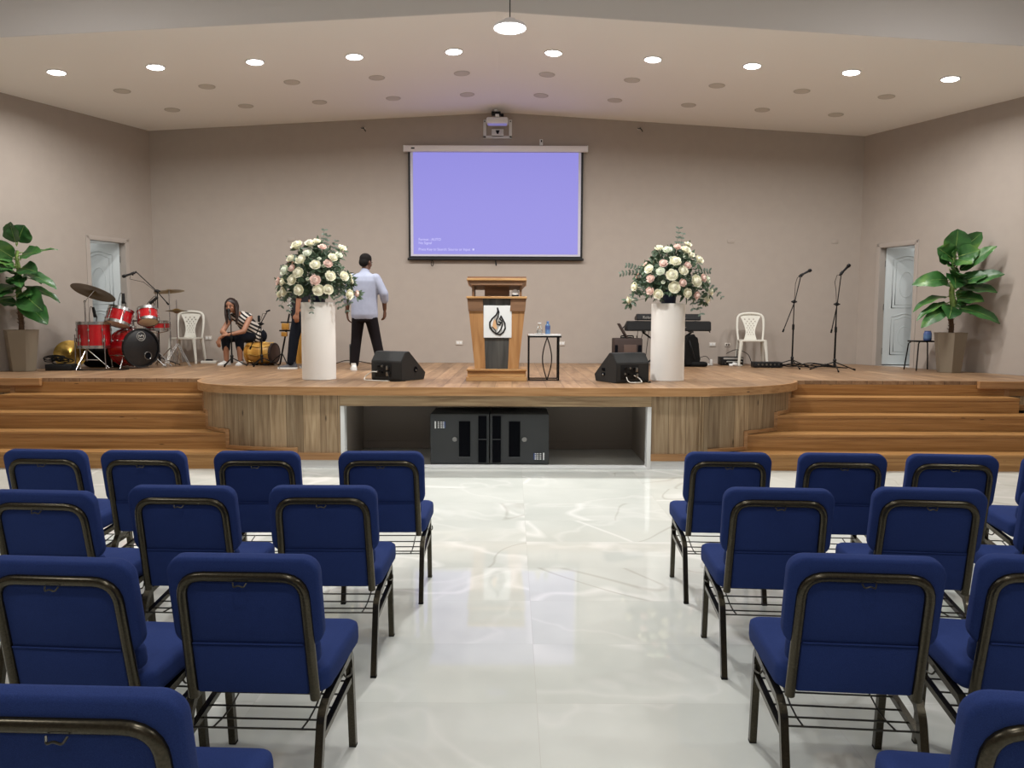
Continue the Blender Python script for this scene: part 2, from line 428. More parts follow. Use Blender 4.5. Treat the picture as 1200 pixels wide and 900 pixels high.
def doorway(n, p0, d, nrm, d0, d1, dz, ang):
    p0 = Vector(p0); zt = S + dz
    bm = new_bm()                                            # painted frame round the opening
    yaw = math.atan2(d.y, d.x)
    rot = Matrix.Rotation(yaw, 3, 'Z')
    for a in (d0, d1):
        s = -1 if a == d0 else 1
        q = p0 + d * (a - s * 0.012) + nrm * 0.065; box(bm, (q.x, q.y, S + dz / 2), (0.024, 0.15, dz), 0.004, rot)
        q = p0 + d * (a + s * 0.022) - nrm * 0.006; box(bm, (q.x, q.y, S + dz / 2 + .02), (0.05, 0.012, dz + .04), 0.003, rot)
    q = p0 + d * ((d0 + d1) / 2) + nrm * 0.065; box(bm, (q.x, q.y, zt - .012), (d1 - d0, 0.15, 0.024), 0.004, rot)
    q = p0 + d * ((d0 + d1) / 2) - nrm * 0.006; box(bm, (q.x, q.y, zt + .02), (d1 - d0 + .09, 0.012, 0.05), 0.003, rot)
    struct('trim_%d' % n, bm, M_doorframe)
    # room behind the doorway
    bm = new_bm()
    m0 = p0 + d * (d0 - .25) + nrm * 0.16; wid, dep = 1.7, 1.6
    def wallbox(a, b, z0, z1, th=0.06):
        A, B = Vector(a), Vector(b); e = B - A; yy = math.atan2(e.y, e.x); c = (A + B) / 2
        box(bm, (c.x, c.y, (z0 + z1) / 2), (e.length, th, z1 - z0), 0, Matrix.Rotation(yy, 3, 'Z'))
    q0, q1 = m0, m0 + d * wid; q2, q3 = q1 + nrm * dep, q0 + nrm * dep
    wallbox(q1, q2, S - .05, S + 2.6); wallbox(q2, q3, S - .05, S + 2.6); wallbox(q3, q0, S - .05, S + 2.6)
    c = (q0 + q2) / 2
    box(bm, (c.x, c.y, S - .03), (wid, dep, .06), 0, rot); box(bm, (c.x, c.y, S + 2.6), (wid, dep, .06), 0, rot)
    struct('wall_room_%d' % n, bm, M_white)
    ld = bpy.data.lights.new('back_room_fill', 'POINT'); ld.energy = 7; ld.color = (1.0, .99, .96); ld.shadow_soft_size = .15  # unseen point light without a fixture, added to brighten the door leaf
    lo = bpy.data.objects.new('back_room_fill', ld); C.objects.link(lo); lo.location = (c.x - nrm.x * .3 + d.x * .3, c.y - nrm.y * .3 + d.y * .3, S + 2.3)
    # leaf, hinged on the jamb nearer to the back wall, swung out of the stage
    h = p0 + d * (d0 + .03) + nrm * 0.12
    e = d * math.cos(ang) + nrm * math.sin(ang); yw = math.atan2(e.y, e.x)
    side = 1 if p0.x > 0 else -1                              # panelled face towards the stage
    W, Hh = d1 - d0 - .05, dz - .05
    bm = new_bm(); box(bm, (W / 2, 0, Hh / 2), (W, .036, Hh), .004)
    for zc, zh, arch in ((Hh * .70, Hh * .44, 1), (Hh * .255, Hh * .34, -1)):
        for inset, rr in ((0.0, .009), (0.05, .006)):
            pts = []
            w2, h2 = W * .33 - inset, zh / 2 - inset
            top_ = []
            for k in range(13):
                t = k / 12; x = -w2 + 2 * w2 * t
                hump = 0.05 * (math.sin(PI * t) ** 2) * (1 if arch == 1 else 1)
                top_.append((W / 2 + x, zc + h2 - .02 + hump))
            bot = [(W / 2 + w2, zc - h2 + (0.0 if arch == -1 else .02)), (W / 2 - w2, zc - h2 + (0.0 if arch == -1 else .02))]
            for fs in (-1, 1):
                tube(bm, [(x, fs * .018, z) for x, z in top_ + bot], rr, 6, closed=True)
        for fs in (-1, 1):                                     # oval moulding inside the panel
            tube(bm, [(W / 2 + W * .16 * math.cos(2 * PI * k / 20), fs * .018, zc - .02 + zh * .25 * math.sin(2 * PI * k / 20)) for k in range(20)], .006, 6, closed=True)
    o = struct('door_%d' % n, bm, M_door, smooth=True)
    o.location = (h.x, h.y, S + .02); o.rotation_euler = (0, 0, yw)
    for zz in (.22, .95, Hh - .25):
        b2 = new_bm(); tube(b2, [(-.006, 0, zz - .05), (-.006, 0, zz + .05)], .009, 8); link('hinge', b2, M_steel, o)
    b2 = new_bm(); tube(b2, [(W - .06, -.06, 1.0), (W - .06, .06, 1.0)], .012, 8)
    for fs in (-1, 1): ball(b2, (W - .06, fs * .06, 1.0), .026)
    link('door_handle', b2, M_steel, o)
doorway(1, (XL, YB), dL, nL, 0.54, 1.24, DZ, R(62))
doorway(2, (XR, YB), dR, nR, 0.40, 1.11, DZ - .02, R(62))

def roof(y0, y1, th, name, m, z=gz, x0=None, x1=None):
    bm = new_bm()
    for (ya, yb) in ((y0, y1),):
        a0, a1 = (x0 or wl(ya) - .3), (x1 or wr(ya) + .3); b0, b1 = (x0 or wl(yb) - .3), (x1 or wr(yb) + .3)
        lo = [bm.verts.new(p) for p in ((a0, ya, z(a0)), (RX, ya, z(RX)), (a1, ya, z(a1)), (b0, yb, z(b0)), (RX, yb, z(RX)), (b1, yb, z(b1)))]
        hi = [bm.verts.new(v.co + Vector((0, 0, th))) for v in lo]
        for q in ((0, 1, 4, 3), (1, 2, 5, 4)):
            bm.faces.new([lo[i] for i in q]); bm.faces.new([hi[i] for i in q[::-1]])
        for i, j in ((0, 1), (1, 2), (2, 5), (5, 4), (4, 3), (3, 0)): bm.faces.new((lo[i], lo[j], hi[j], hi[i]))
    return struct(name, bm, m)
roof(YF - .132, YB + .15, .12, 'ceiling_stage', M_ceil)
# bulkhead standing over the stage front, hall shell
bm = new_bm(); x0, x1 = wl(YF) - .4, wr(YF) + .4
prism(bm, [(x0, gz(x0) + .004), (RX, RZ + .004), (x1, gz(x1) + .004), (x1, HZ), (x0, HZ)], -0.14, Matrix.Translation((0, YF - .14, 0)) @ FACE_CAM)
struct('wall_bulkhead', bm, M_bulk)
hx0, hx1 = wl(YF), wr(YF)
bm = new_bm(); box(bm, (hx0 - .07, (HY + YF) / 2, HZ / 2), (.14, YF - HY, HZ)); struct('wall_hall_left', bm, M_wall)
bm = new_bm(); box(bm, (hx1 + .07, (HY + YF) / 2, HZ / 2), (.14, YF - HY, HZ)); struct('wall_hall_right', bm, M_wall)
bm = new_bm(); box(bm, ((hx0 + hx1) / 2, HY - .07, HZ / 2), (hx1 - hx0, .14, HZ)); struct('wall_front', bm, M_wall)
bm = new_bm(); box(bm, ((hx0 + hx1) / 2, (HY + YF) / 2, HZ + .06), (hx1 - hx0 + .3, YF - HY, .12)); struct('ceiling', bm, M_ceil)

# ---------------------------------------------------------------- lamps
ORD = ['first', 'second', 'third', 'fourth', 'fifth', 'sixth', 'seventh', 'eighth', 'ninth', 'tenth']
def area_lamp(loc, size, watts, col, parent=None, spread=150):
    ld = bpy.data.lights.new('lamp_light', 'AREA'); ld.shape = 'DISK'; ld.size = size; ld.energy = watts; ld.color = col; ld.spread = R(spread)
    o = bpy.data.objects.new('lamp_light', ld); C.objects.link(o); o.location = loc
    if parent is not None: o.parent = parent
    return o
def tilt_at(x): return math.atan(-SL) if x < RX else math.atan(SR)
def make_downlight(x, y, lit, label, group):
    t = thing('downlight', label, 'ceiling light', (x, y, gz(x)), 0, group)
    t.rotation_euler = (0, tilt_at(x), 0)
    bm = new_bm(); lathe(bm, [(.100, -.004), (.104, -.014), (.116, -.012), (.120, 0)] if lit else [(.096, -.003), (.100, -.007), (.110, -.006), (.114, 0)], 28); link('rim', bm, M_white if lit else M_rim, t)
    bm = new_bm(); lathe(bm, [(0, -.022), (.085, -.020), (.102, -.010)] if lit else [(0, -.004), (.098, -.004)], 28); link('diffuser', bm, M_disc if lit else M_discoff, t)
    if lit: area_lamp((0, 0, -.028), .17, DOWN_W, LAMP, t, 165)
for k in range(10):
    x = -.76 + 1.275 * (k - 4)
    side = 'from the left wall' if k < 5 else 'from the right wall'
    make_downlight(x, 10.15, True, 'glowing round downlight, %s %s in the lit front row of stage ceiling' % (ORD[k] if k < 5 else ORD[9 - k], side), 'lit downlights over the stage')
for row, (yy, xc, st, nm) in enumerate(((11.04, -.715, 1.188, 'middle'), (12.05, -.70, 1.128, 'rear'))):
    for k in range(10):
        side = 'from the left wall' if k < 5 else 'from the right wall'
        make_downlight(xc + st * (k - 4), yy, False, 'unlit round downlight, %s %s in the %s row of stage ceiling' % (ORD[k] if k < 5 else ORD[9 - k], side, nm), 'unlit downlights over the stage')
def make_pendant(x, y, z, label, watts):
    t = thing('pendant_lamp', label, 'pendant lamp', (x, y, z), 0)
    bm = new_bm(); lathe(bm, [(.02, .075), (.05, .07), (.06, .05), (.075, .03), (.138, .02), (.152, .0), (.147, -.012), (.14, -.004)], 32); link('housing', bm, M_case, t)
    bm = new_bm(); lathe(bm, [(0, -.016), (.10, -.016), (.14, -.006)], 32); link('diffuser', bm, M_disc, t)
    bm = new_bm(); tube(bm, [(0, 0, .07), (0, 0, HZ - z)], .005, 6); link('cable', bm, M_blackm, t)
    area_lamp((0, 0, -.02), .28, watts, PLAMP, t, 172)
make_pendant(-.03, 7.2, 4.27, 'bright round pendant lamp on a thin cable before the stage', PEND_W)
for (x, y, lab) in ((-4.6, 7.0, 'before the left steps'), (4.6, 7.0, 'before the right steps'), (-4.6, 3.6, 'over the left rows of navy chairs'), (0, 3.4, 'over the aisle between the navy chairs'),  # pendants out of view, added to light floor, chairs and bulkhead
                    (4.6, 3.6, 'over the right rows of navy chairs'), (-4.6, 0, 'by the left hall wall behind the chairs'), (0, -.2, 'behind the last row of chairs'), (4.6, 0, 'by the right hall wall behind the chairs'), (0, -3.4, 'nearest the rear wall of the hall')):
    make_pendant(x, y, 5.5, 'added unseen pendant lamp hanging ' + lab, HALL_W if y > 1 else HALL_W * 1.6)

# ================================================================ STAGE AND STAIRS
CURVE = [(-3.80, 9.42), (-3.74, 9.14), (-3.62, 8.88), (-3.45, 8.66), (-3.20, 8.49), (-2.83, 8.36), (-2.45, 8.30), (-1.9, YS), (1.75, YS), (2.12, 8.31), (2.53, 8.44), (2.92, 8.66), (3.22, 8.92), (3.42, 9.22), (3.48, 9.42)]
def smooth_curve(c, k=4):
    out = []
    P = [Vector(p) for p in c]
    for i in range(len(P) - 1):
        a, b, c2, d = P[max(i - 1, 0)], P[i], P[i + 1], P[min(i + 2, len(P) - 1)]
        if (c2 - b).length > 2: out.append(b); continue
        for j in range(k):
            t = j / k
            out.append(0.5 * ((2 * b) + (c2 - a) * t + (2 * a - 5 * b + 4 * c2 - d) * t * t + (3 * b - a - 3 * c2 + d) * t ** 3))
    out.append(P[-1]); return out
EDGE = smooth_curve(CURVE)
def offset_curve(P, d):
    out = []
    for i, p in enumerate(P):
        t = (P[min(i + 1, len(P) - 1)] - P[max(i - 1, 0)]).normalized()
        n = Vector((-t.y, t.x)); out.append(p + n * d)       # left of travel = inward (towards the back)
    return out
YW = 9.42            # stage front beside the bulge
stage = thing('stage', 'raised wooden stage with curved pale oak front and open recess', 'stage')
bm = new_bm()
deck = [(wl(YW) + .02, YW), *[(p.x, p.y) for p in EDGE], (wr(YW) - .02, YW), (wr(YB - .01) - .02, YB - .01), (wl(YB - .01) + .02, YB - .01)]
prism(bm, deck, .045, Matrix.Translation((0, 0, S - .045))); link('deck', bm, M_deck, stage, smooth=False)
# fascia board round the bulge and the wings
def strip(bm, P, th, z0, z1):
    Q = offset_curve(P, th); n = len(P)
    A = [[bm.verts.new((p.x, p.y, z)) for p in P] for z in (z0, z1)]; B = [[bm.verts.new((p.x, p.y, z)) for p in Q] for z in (z0, z1)]
    for i in range(n - 1):
        bm.faces.new((A[0][i], A[0][i + 1], A[1][i + 1], A[1][i])); bm.faces.new((B[0][i + 1], B[0][i], B[1][i], B[1][i + 1]))
        bm.faces.new((A[1][i], A[1][i + 1], B[1][i + 1], B[1][i])); bm.faces.new((A[0][i + 1], A[0][i], B[0][i], B[0][i + 1]))
    for i in (0, n - 1): bm.faces.new((A[0][i], A[1][i], B[1][i], B[0][i]))
bm = new_bm(); strip(bm, offset_curve(EDGE, -.014), .04, S - .09, S + .001)
link('fascia', bm, M_fascia, stage, angle=50)
SK = offset_curve(EDGE, .05)
OX0, OX1 = -1.87, 1.52   # opening of the recess (outer edges of its white frame)
ZT = 0.69
def part_curve(P, x0, x1):
    out = []
    for a, b in zip(P[:-1], P[1:]):
        lo, hi = a.x, b.x
        for xx in (x0, x1):
            pass
        if hi < x0 or lo > x1: continue
        ta = max(0, (x0 - lo) / (hi - lo)) if hi > lo else 0; tb = min(1, (x1 - lo) / (hi - lo)) if hi > lo else 1
        pa, pb = a.lerp(b, ta), a.lerp(b, tb)
        if not out or (out[-1] - pa).length > 1e-5: out.append(pa)
        out.append(pb)
    return out
for (a, b) in ((-9, OX0), (OX1, 9)):
    P = part_curve(SK, a, b)
    bm = new_bm(); strip(bm, P, .03, .17, S - .088); link('skirt_panel', bm, M_oak, stage, angle=50)
    bm = new_bm(); strip(bm, offset_curve(P, -.014), .04, .095, .172); link('skirt_rail', bm, M_fascia, stage, angle=50)
    bm = new_bm(); strip(bm, offset_curve(P, .004), .03, .0, .096); link('plinth', bm, M_white, stage, angle=50)
YK = YS + .05
bm = new_bm(); box(bm, ((OX0 + OX1) / 2, YK + .015, (ZT + S - .088) / 2), (OX1 - OX0, .03, S - .088 - ZT)); link('beam_panel', bm, M_oakh, stage, smooth=False)
bm = new_bm()
for x in (OX0 + .022, OX1 - .022): box(bm, (x, YK + .05, ZT / 2), (.044, .12, ZT), .003)
box(bm, ((OX0 + OX1) / 2, YK + .06, .012), (OX1 - OX0, .14, .024), .003)
link('opening_frame', bm, M_white, stage, smooth=False)
bm = new_bm(); y1 = 9.62; ym = (YK + .1 + y1) / 2
box(bm, ((OX0 + OX1) / 2, y1 + .03, ZT / 2 + .02), (OX1 - OX0 + .1, .06, ZT + .06))
for x in (OX0 - .02, OX1 + .02): box(bm, (x, ym, ZT / 2 + .02), (.04, y1 - YK - .1, ZT + .06))
box(bm, ((OX0 + OX1) / 2, ym, ZT + .06), (OX1 - OX0 + .1, y1 - YK, .04))
box(bm, ((OX0 + OX1) / 2, y1 - .008, .05), (OX1 - OX0, .016, .1))
link('recess_lining', bm, M_recess, stage, smooth=False)
bm = new_bm(); box(bm, ((OX0 + OX1) / 2, ym, .006), (OX1 - OX0 - .02, y1 - YK - .1, .012)); link('recess_floor', bm, M_recfloor, stage, smooth=False)
# side stairs: solid steps with overhanging treads
RIS = [8.27, 8.545, 8.835, 9.125, YW]
def curve_x(y, left):
    best = None
    for a, b in zip(SK[:-1], SK[1:]):
        if (a.x < 0) != left: continue
        if min(a.y, b.y) - 1e-6 <= y <= max(a.y, b.y) + 1e-6 and abs(a.y - b.y) > 1e-6:
            t = (y - a.y) / (b.y - a.y); best = a.x + (b.x - a.x) * t
    return best
for left in (True, False):
    st = thing('staircase', 'wide brown wooden steps rising to the stage on the %s side' % ('left' if left else 'right'), 'stairs')
    sg = -1 if left else 1
    for k in range(5):
        z1 = .18 * (k + 1); ya = RIS[k]; yb = RIS[k + 1] if k < 4 else YW + .05
        xo = (wl(YW + .05) if left else wr(YW + .05)) - sg * .02
        if k == 3: xo = -6.12 if left else 6.06
        xi0 = curve_x(max(ya, 8.36), left) or (-2.8 if left else 2.4)
        xi1 = curve_x(min(yb, 9.40), left) or (-3.75 if left else 3.44)
        if k == 0: xi0 = -2.62 if left else 2.28
        zt = z1 - .028 if k < 4 else S - .046
        bm = new_bm()
        def slab(y0, y1, z0, z1_, xin0, xin1, xout, mi=0):
            vs = [bm.verts.new(p) for p in ((xin0, y0, z0), (xout, y0, z0), (xout, y1, z0), (xin1, y1, z0), (xin0, y0, z1_), (xout, y0, z1_), (xout, y1, z1_), (xin1, y1, z1_))]
            for f in ((0, 1, 5, 4), (1, 2, 6, 5), (2, 3, 7, 6), (3, 0, 4, 7), (0, 3, 2, 1), (4, 5, 6, 7)): bm.faces.new([vs[i] for i in f])
        slab(ya, yb, z1 - .18 if k else 0.0, zt, xi0 + sg * .004, xi1 + sg * .004, xo)
        if k < 4:
            slab(ya - .010, yb, zt, z1, xi0 + sg * .004, xi1 + sg * .004, xo)
        o = link('step', bm, M_stair, st, smooth=False)
    # moulding that follows the steps on the curved skirt
    bm = new_bm()
    for k in range(1, 4):
        ya, yb = RIS[k - 1] if k > 1 else 8.30, RIS[k]
        zt = .18 * k
        P = [Vector((curve_x(y, left), y)) for y in [max(8.335, ya) + (yb - max(8.335, ya)) * i / 6 for i in range(7)] if curve_x(y, left)]
        if not left: P = P[::-1] if False else P
        if len(P) < 2: continue
        Q = [p + Vector((-sg * .016, -.014)) for p in P]
        for a, b in zip(Q[:-1], Q[1:]):
            tube(bm, [(a.x, a.y, zt + .026), (b.x, b.y, zt + .026)], .022, square=True)
        e = Q[-1]; tube(bm, [(e.x, e.y, zt + .01), (e.x, e.y, zt + .22)], .022, square=True)
        if k == 1:
            e = Q[0]; tube(bm, [(e.x, e.y, .10), (e.x, e.y, zt + .05)], .022, square=True)
    link('stringer_moulding', bm, M_fascia, st, smooth=False)
    # end of the wing: overhanging board, dark gap and oak panel by the wall
    bm = new_bm()
    xa = -5.78 if left else 5.72; xb = wl(YW) + .01 if left else wr(YW) - .01
    box(bm, ((xa + xb) / 2, YW - .03, S - .045), (abs(xb - xa), .06, .09), .004)
    link('wing_fascia', bm, M_fascia, stage, smooth=False)
    bm = new_bm(); xa = -6.12 if left else 6.06
    box(bm, ((xa + xb) / 2, YW + .03, (.54 + S - .09) / 2), (abs(xb - xa), .03, S - .09 - .54))
    link('wing_panel', bm, M_oak, stage, smooth=False)
    bm = new_bm(); box(bm, ((xa + xb) / 2, YW + .008, .575), (abs(xb - xa), .02, .07), .003)
    box(bm, (xa + sg * .03, YW + .006, .70), (.06, .02, .22), .003)
    link('wing_moulding', bm, M_fascia, stage, smooth=False)

# ================================================================ NAVY CHAIRS
def cushion(bm, M, w, h, th, rad, bulge=.012, seg=6, puff=.45):
    """rounded-rectangle cushion in local XY, thickness along Z (0..th), soft edges"""
    prof = [(-.004 - th * .13, 0.0), (-th * .03, th * .10), (0, th * .28), (0, th * .72), (-th * .03, th * .90), (-.004 - th * .13, th)]
    rings = []
    for ins, z in prof:
        pts = rrect(w + 2 * ins, h + 2 * ins, max(rad + ins, .01), seg)
        rings.append([bm.verts.new(M @ Vector((x, y, z))) for x, y in pts])
    n = len(rings[0])
    for A, B in zip(rings[:-1], rings[1:]):
        for j in range(n): bm.faces.new((A[j], A[(j + 1) % n], B[(j + 1) % n], B[j]))
    for ring, z, s in ((rings[0], -bulge * .5, -1), (rings[-1], th + bulge, 1)):
        pts = [M.inverted() @ v.co for v in ring]
        mid = [bm.verts.new(M @ Vector((p.x * .8, p.y * .8, p.z + (z - (0 if s < 0 else th)) * .75))) for p in pts]
        c = bm.verts.new(M @ Vector((0, 0, z)))
        for j in range(n):
            bm.faces.new((ring[j], ring[(j + 1) % n], mid[(j + 1) % n], mid[j])); bm.faces.new((mid[j], mid[(j + 1) % n], c))
def make_chair(label, group):
    t = thing('church_chair', label, 'chair', group=group)
    LEAN = math.atan(.20)
    def back_pt(x, z, off=0.0):      # a point on the leaning back, off = distance forward
        s = z - .40
        return Vector((x, .085 - s * .20 + off, z))
    # seat: deep waterfall cushion, wider at the front
    bm = new_bm()
    M = Matrix.Translation((0, .305, .393)) @ Matrix.Rotation(R(3.0), 4, 'X')
    cushion(bm, M, .515, .405, .086, .05, .012)
    for v in bm.verts: v.co.x *= 1.0 - .10 * max(0, (.34 - v.co.y) / .3)
    link('seat', bm, M_blue, t, angle=60)
    rotb = Matrix.Rotation(PI / 2, 4, 'X') ; leanm = Matrix.Rotation(LEAN, 4, 'X')
    # upper pad: rounded slab in front of the tube
    bm = new_bm()
    c = back_pt(0, .728, .050)
    M = Matrix.Translation(c) @ leanm @ rotb
    cushion(bm, M, .485, .315, .050, .055, .003)
    pad = link('backrest', bm, M_blue, t, angle=60)
    # lower back panel between the tubes, with the seam
    bm = new_bm()
    for z0, z1, dd in ((.398, .578, .004), (.578, .80, 0.0)):
        c = back_pt(0, (z0 + z1) / 2, .012 - dd)
        box(bm, c, (.372, .034, (z1 - z0) / math.cos(LEAN) + .002), .008, leanm.to_3x3())
    c = back_pt(0, .53, .055); box(bm, c, (.43, .06, .09), .025, leanm.to_3x3(), 3)
    pan = link('back_panel', bm, M_blue, pad, angle=50)
    bm = new_bm(); tube(bm, [back_pt(x, .578, -.010) for x in (-.18, -.06, .06, .18)], .0035, 6); link('seam', bm, M_blue, pan)
    # inverted U tube of the back, ends under the seat
    pts = [(-.203, .378), (-.196, .815), (.196, .815), (.203, .378)]
    P = fillet([back_pt(x, z, -.004) for x, z in pts], .075, 6)
    bm = new_bm(); tube(bm, P, .0172, 12); fr = link('back_frame', bm, M_bframe, t, angle=60)
    bm = new_bm(); p = back_pt(0, .800, -.022)
    tube(bm, fillet([p + Vector((-.022, 0, .0)), p + Vector((-.016, -.010, -.012)), p + Vector((0, -.012, -.004)), p + Vector((.016, -.010, -.012)), p + Vector((.022, 0, 0))], .006, 3), .0028, 6)
    link('wire_clip', bm, M_wire, fr)
    # legs and rails
    for s in (-1, 1):
        fx, rx = .232 * s, .222 * s
        bm = new_bm(); P = fillet([(fx, .462, 0.0), (fx, .425, .362), (fx, .405, .388)], .03, 4); tube(bm, P, .0150, square=True)
        lg = link('leg', bm, M_bframe, t); b2 = new_bm(); box(b2, (fx, .462, .004), (.0275, .0275, .012), .002); link('foot_cap', b2, M_rubber, lg)
        bm = new_bm(); P = fillet([(rx, 0.0, 0.0), (rx, .085, .318), (rx * 1.02, .125, .352)], .05, 5); tube(bm, P, .0150, square=True)
        lg = link('leg', bm, M_bframe, t); b2 = new_bm(); box(b2, (rx, .0, .004), (.0275, .0275, .012), .002); link('foot_cap', b2, M_rubber, lg)
        bm = new_bm(); tube(bm, [(rx * 1.02, .118, .350), (fx, .41, .386)], .0145, square=True); link('seat_rail', bm, M_bframe, t)
        bm = new_bm(); tube(bm, [(rx, .062, .248), (fx, .436, .285)], .0120, square=True); link('side_brace', bm, M_bframe, t)
    bm = new_bm()
    for y, z in ((.10, .262), (.18, .252), (.26, .255), (.34, .264), (.40, .285)): tube(bm, [(-.225, y, z), (.225, y, z)], .0034, 6)
    for x in (-.15, .15): tube(bm, [(x, .10, .262), (x, .18, .252), (x, .26, .255), (x, .40, .285)], .0034, 6)
    link('book_rack', bm, M_wire, t)
    for s in (-1, 1):
        bm = new_bm(); tube(bm, fillet([(.235 * s, .30, .37), (.25 * s, .30, .345), (.262 * s, .33, .345), (.258 * s, .345, .362)], .01, 3), .0034, 6); link('coupling_hook', bm, M_wire, t)
    return t
GL = 'navy chairs left of the aisle'; GR = 'navy chairs right of the aisle'
def cl(s): return 'navy chair ' + s
CH = [ # x, y (rear feet), yaw, label
    (-.740, 4.29, 1, 'next to the aisle in the left front row, whole back in view'), (-1.442, 4.28, 0, 'second from the aisle in the left front row, before the curved oak front'),
    (-2.09, 4.29, -2, 'third from the aisle in the left front row, before the left steps'), (-2.66, 4.31, -4, 'last in the left front row, at the left edge of the photo'),
    (1.230, 4.30, -3, 'next to the aisle in the right front row, before the curved oak front'), (1.872, 4.28, -4, 'second from the aisle in the right front row'),
    (2.477, 4.25, -6, 'third from the aisle in the right front row, before the right steps'), (3.10, 4.20, -8, 'last in the right front row, half cut by the right edge'),
    (-.848, 3.38, 0, 'next to the aisle in the left second row'), (-1.477, 3.37, -2, 'in the middle of the left second row'), (-2.04, 3.26, -4, 'last in the left second row, cut by the left edge'),
    (1.192, 3.36, -4, 'next to the aisle in the right second row'), (1.870, 3.37, -6, 'in the middle of the right second row'), (2.53, 3.34, -8, 'last in the right second row, cut by the right edge'),
    (-.850, 2.36, -2, 'next to the aisle in the left third row, wire rack showing below'), (-1.413, 2.32, -4, 'in the left third row, cut by the left edge'),
    (1.126, 2.37, -5, 'next to the aisle in the right third row, largest one seen whole'), (1.735, 2.36, -8, 'in the right third row, cut by the right edge'),
    (-.895, 1.47, -2, 'nearest on the left, only its top and seat corner in view'), (1.150, 1.44, -8, 'nearest on the right, cut by the bottom right corner')]
ch0 = make_chair(cl(CH[0][3]), GL)
for i, (x, y, a, lab) in enumerate(CH):
    if i == 0: ch0.location = (x, y, 0); ch0.rotation_euler = (0, 0, R(a))
    else: dup(ch0, (x, y, 0), R(a), cl(lab), GL if x < 0 else GR)

# ================================================================ PODIUM, SIDE TABLE
pod = thing('podium', 'oak podium with charcoal middle and square flame sign at stage centre', 'podium', (-.185, 9.42, S))
def taper(bm, y0, y1, pl, M=None):
    """pl: polygon in XZ, from y0 to y1"""
    prism(bm, pl, -(y1 - y0), Matrix.Translation((0, y0, 0)) @ FACE_CAM)
bm = new_bm(); box(bm, (0, 0, .025), (.73, .52, .05), .004); box(bm, (0, .01, .085), (.70, .48, .07), .004); box(bm, (0, 0, .132), (.72, .51, .024), .004); link('base', bm, M_podh, pod, smooth=False)
def bxw(z, a0, a1, z0=.145, z1=1.0): return a0 + (a1 - a0) * (z - z0) / (z1 - z0)
for s in (-1, 1):
    bm = new_bm()
    taper(bm, -.20, .20, [(s * .135, .145), (s * .262, .145), (s * .335, .84), (s * .162, .84)] if s > 0 else [(s * .262, .145), (s * .135, .145), (s * .162, .84), (s * .335, .84)])
    link('side_panel', bm, M_pod, pod, smooth=False)
    bm = new_bm()
    taper(bm, -.225, .21, [(s * .158, .835), (s * .338, .835), (s * .352, .985), (s * .168, .985)] if s > 0 else [(s * .338, .835), (s * .158, .835), (s * .168, .985), (s * .352, .985)])
    link('upper_block', bm, M_podbox, pod, smooth=False)
bm = new_bm(); taper(bm, -.185, .18, [(-.137, .145), (.137, .145), (.17, .985), (-.17, .985)]); link('middle_panel', bm, M_char, pod, smooth=False)
bm = new_bm(); box(bm, (0, -.01, .998), (.72, .50, .026), .004); link('shelf', bm, M_podh, pod, smooth=False)
bm = new_bm(); box(bm, (0, .0, 1.082), (.30, .14, .145), .004); link('centre_block', bm, M_podbox, pod, smooth=False)
for s in (-1, 1):
    bm = new_bm(); box(bm, (s * .285, .02, 1.075), (.028, .36, .14), .003); link('top_support', bm, M_podbox, pod, smooth=False)
bm = new_bm()
prism(bm, [(-.35, 0), (.35, 0), (.345, -.05), (.30, -.10), (-.30, -.10), (-.345, -.05)], .42, Matrix.Translation((0, .20, 1.20)) @ Matrix.Rotation(R(-6), 4, 'X') @ FACE_CAM); link('reading_top', bm, M_podbox, pod, smooth=False)
bm = new_bm(); box(bm, (0, -.01, 1.185), (.71, .50, .026), .004, (R(-6), 0, 0)); link('top_board', bm, M_podh, pod, smooth=False)
sg_ = bm = new_bm(); box(bm, (.01, -.203, .71), (.335, .022, .385), .003); sign = link('sign', bm, M_sign, pod, smooth=False); sign['label'] = 'white square sign with a flame emblem'
FL = Matrix.Translation((.01, -.214, .71)) @ FACE_CAM
def px2(x, y): return ((x - 257) / 350 * .33, -(y - 428) / 400 * .385)   # sign close-up proportions
def ribbon(bm, pts, wds, z0, z1):
    P = [Vector((*px2(*p), 0)) for p in pts]; n = len(P)
    if not isinstance(wds, (list, tuple)): wds = [wds] * n
    for i in range(n - 1):
        a, b = P[i], P[i + 1]; d = (b - a).normalized(); nn = Vector((-d.y, d.x, 0))
        q = [a + nn * wds[i], a - nn * wds[i], b - nn * wds[i + 1], b + nn * wds[i + 1]]
        prism(bm, [(v.x, v.y) for v in q], z1 - z0, FL @ Matrix.Translation((0, 0, z0)))
        c = [(b.x + wds[i + 1] * math.cos(k * PI / 4), b.y + wds[i + 1] * math.sin(k * PI / 4)) for k in range(8)]; prism(bm, c, z1 - z0, FL @ Matrix.Translation((0, 0, z0)))
def cr2(pts, k=6): return [(p.x, p.y) for p in smooth_curve(pts, k)]
outer = cr2([(255, 255), (262, 300), (240, 345), (190, 390), (158, 440), (160, 500), (195, 545), (238, 580), (290, 590), (330, 560), (355, 510), (350, 450), (325, 405), (300, 360)])
left_in = cr2([(255, 255), (275, 310), (262, 370), (240, 410), (250, 460), (285, 470), (300, 440), (270, 430)])
mid_in = cr2([(238, 580), (275, 555), (300, 520), (318, 470), (312, 420), (285, 395), (300, 360)])
bm = new_bm(); prism(bm, [px2(*p) for p in outer + [(285, 400), (272, 340)]], .004, FL); link('flame_fill', bm, M_logoG, sign, smooth=False)
bm = new_bm(); prism(bm, [px2(*p) for p in cr2([(205, 420), (225, 395), (238, 420), (240, 470), (255, 520), (225, 520), (190, 485), (205, 420)])], .0055, FL); link('flame_peach', bm, M_logoO, sign, smooth=False)
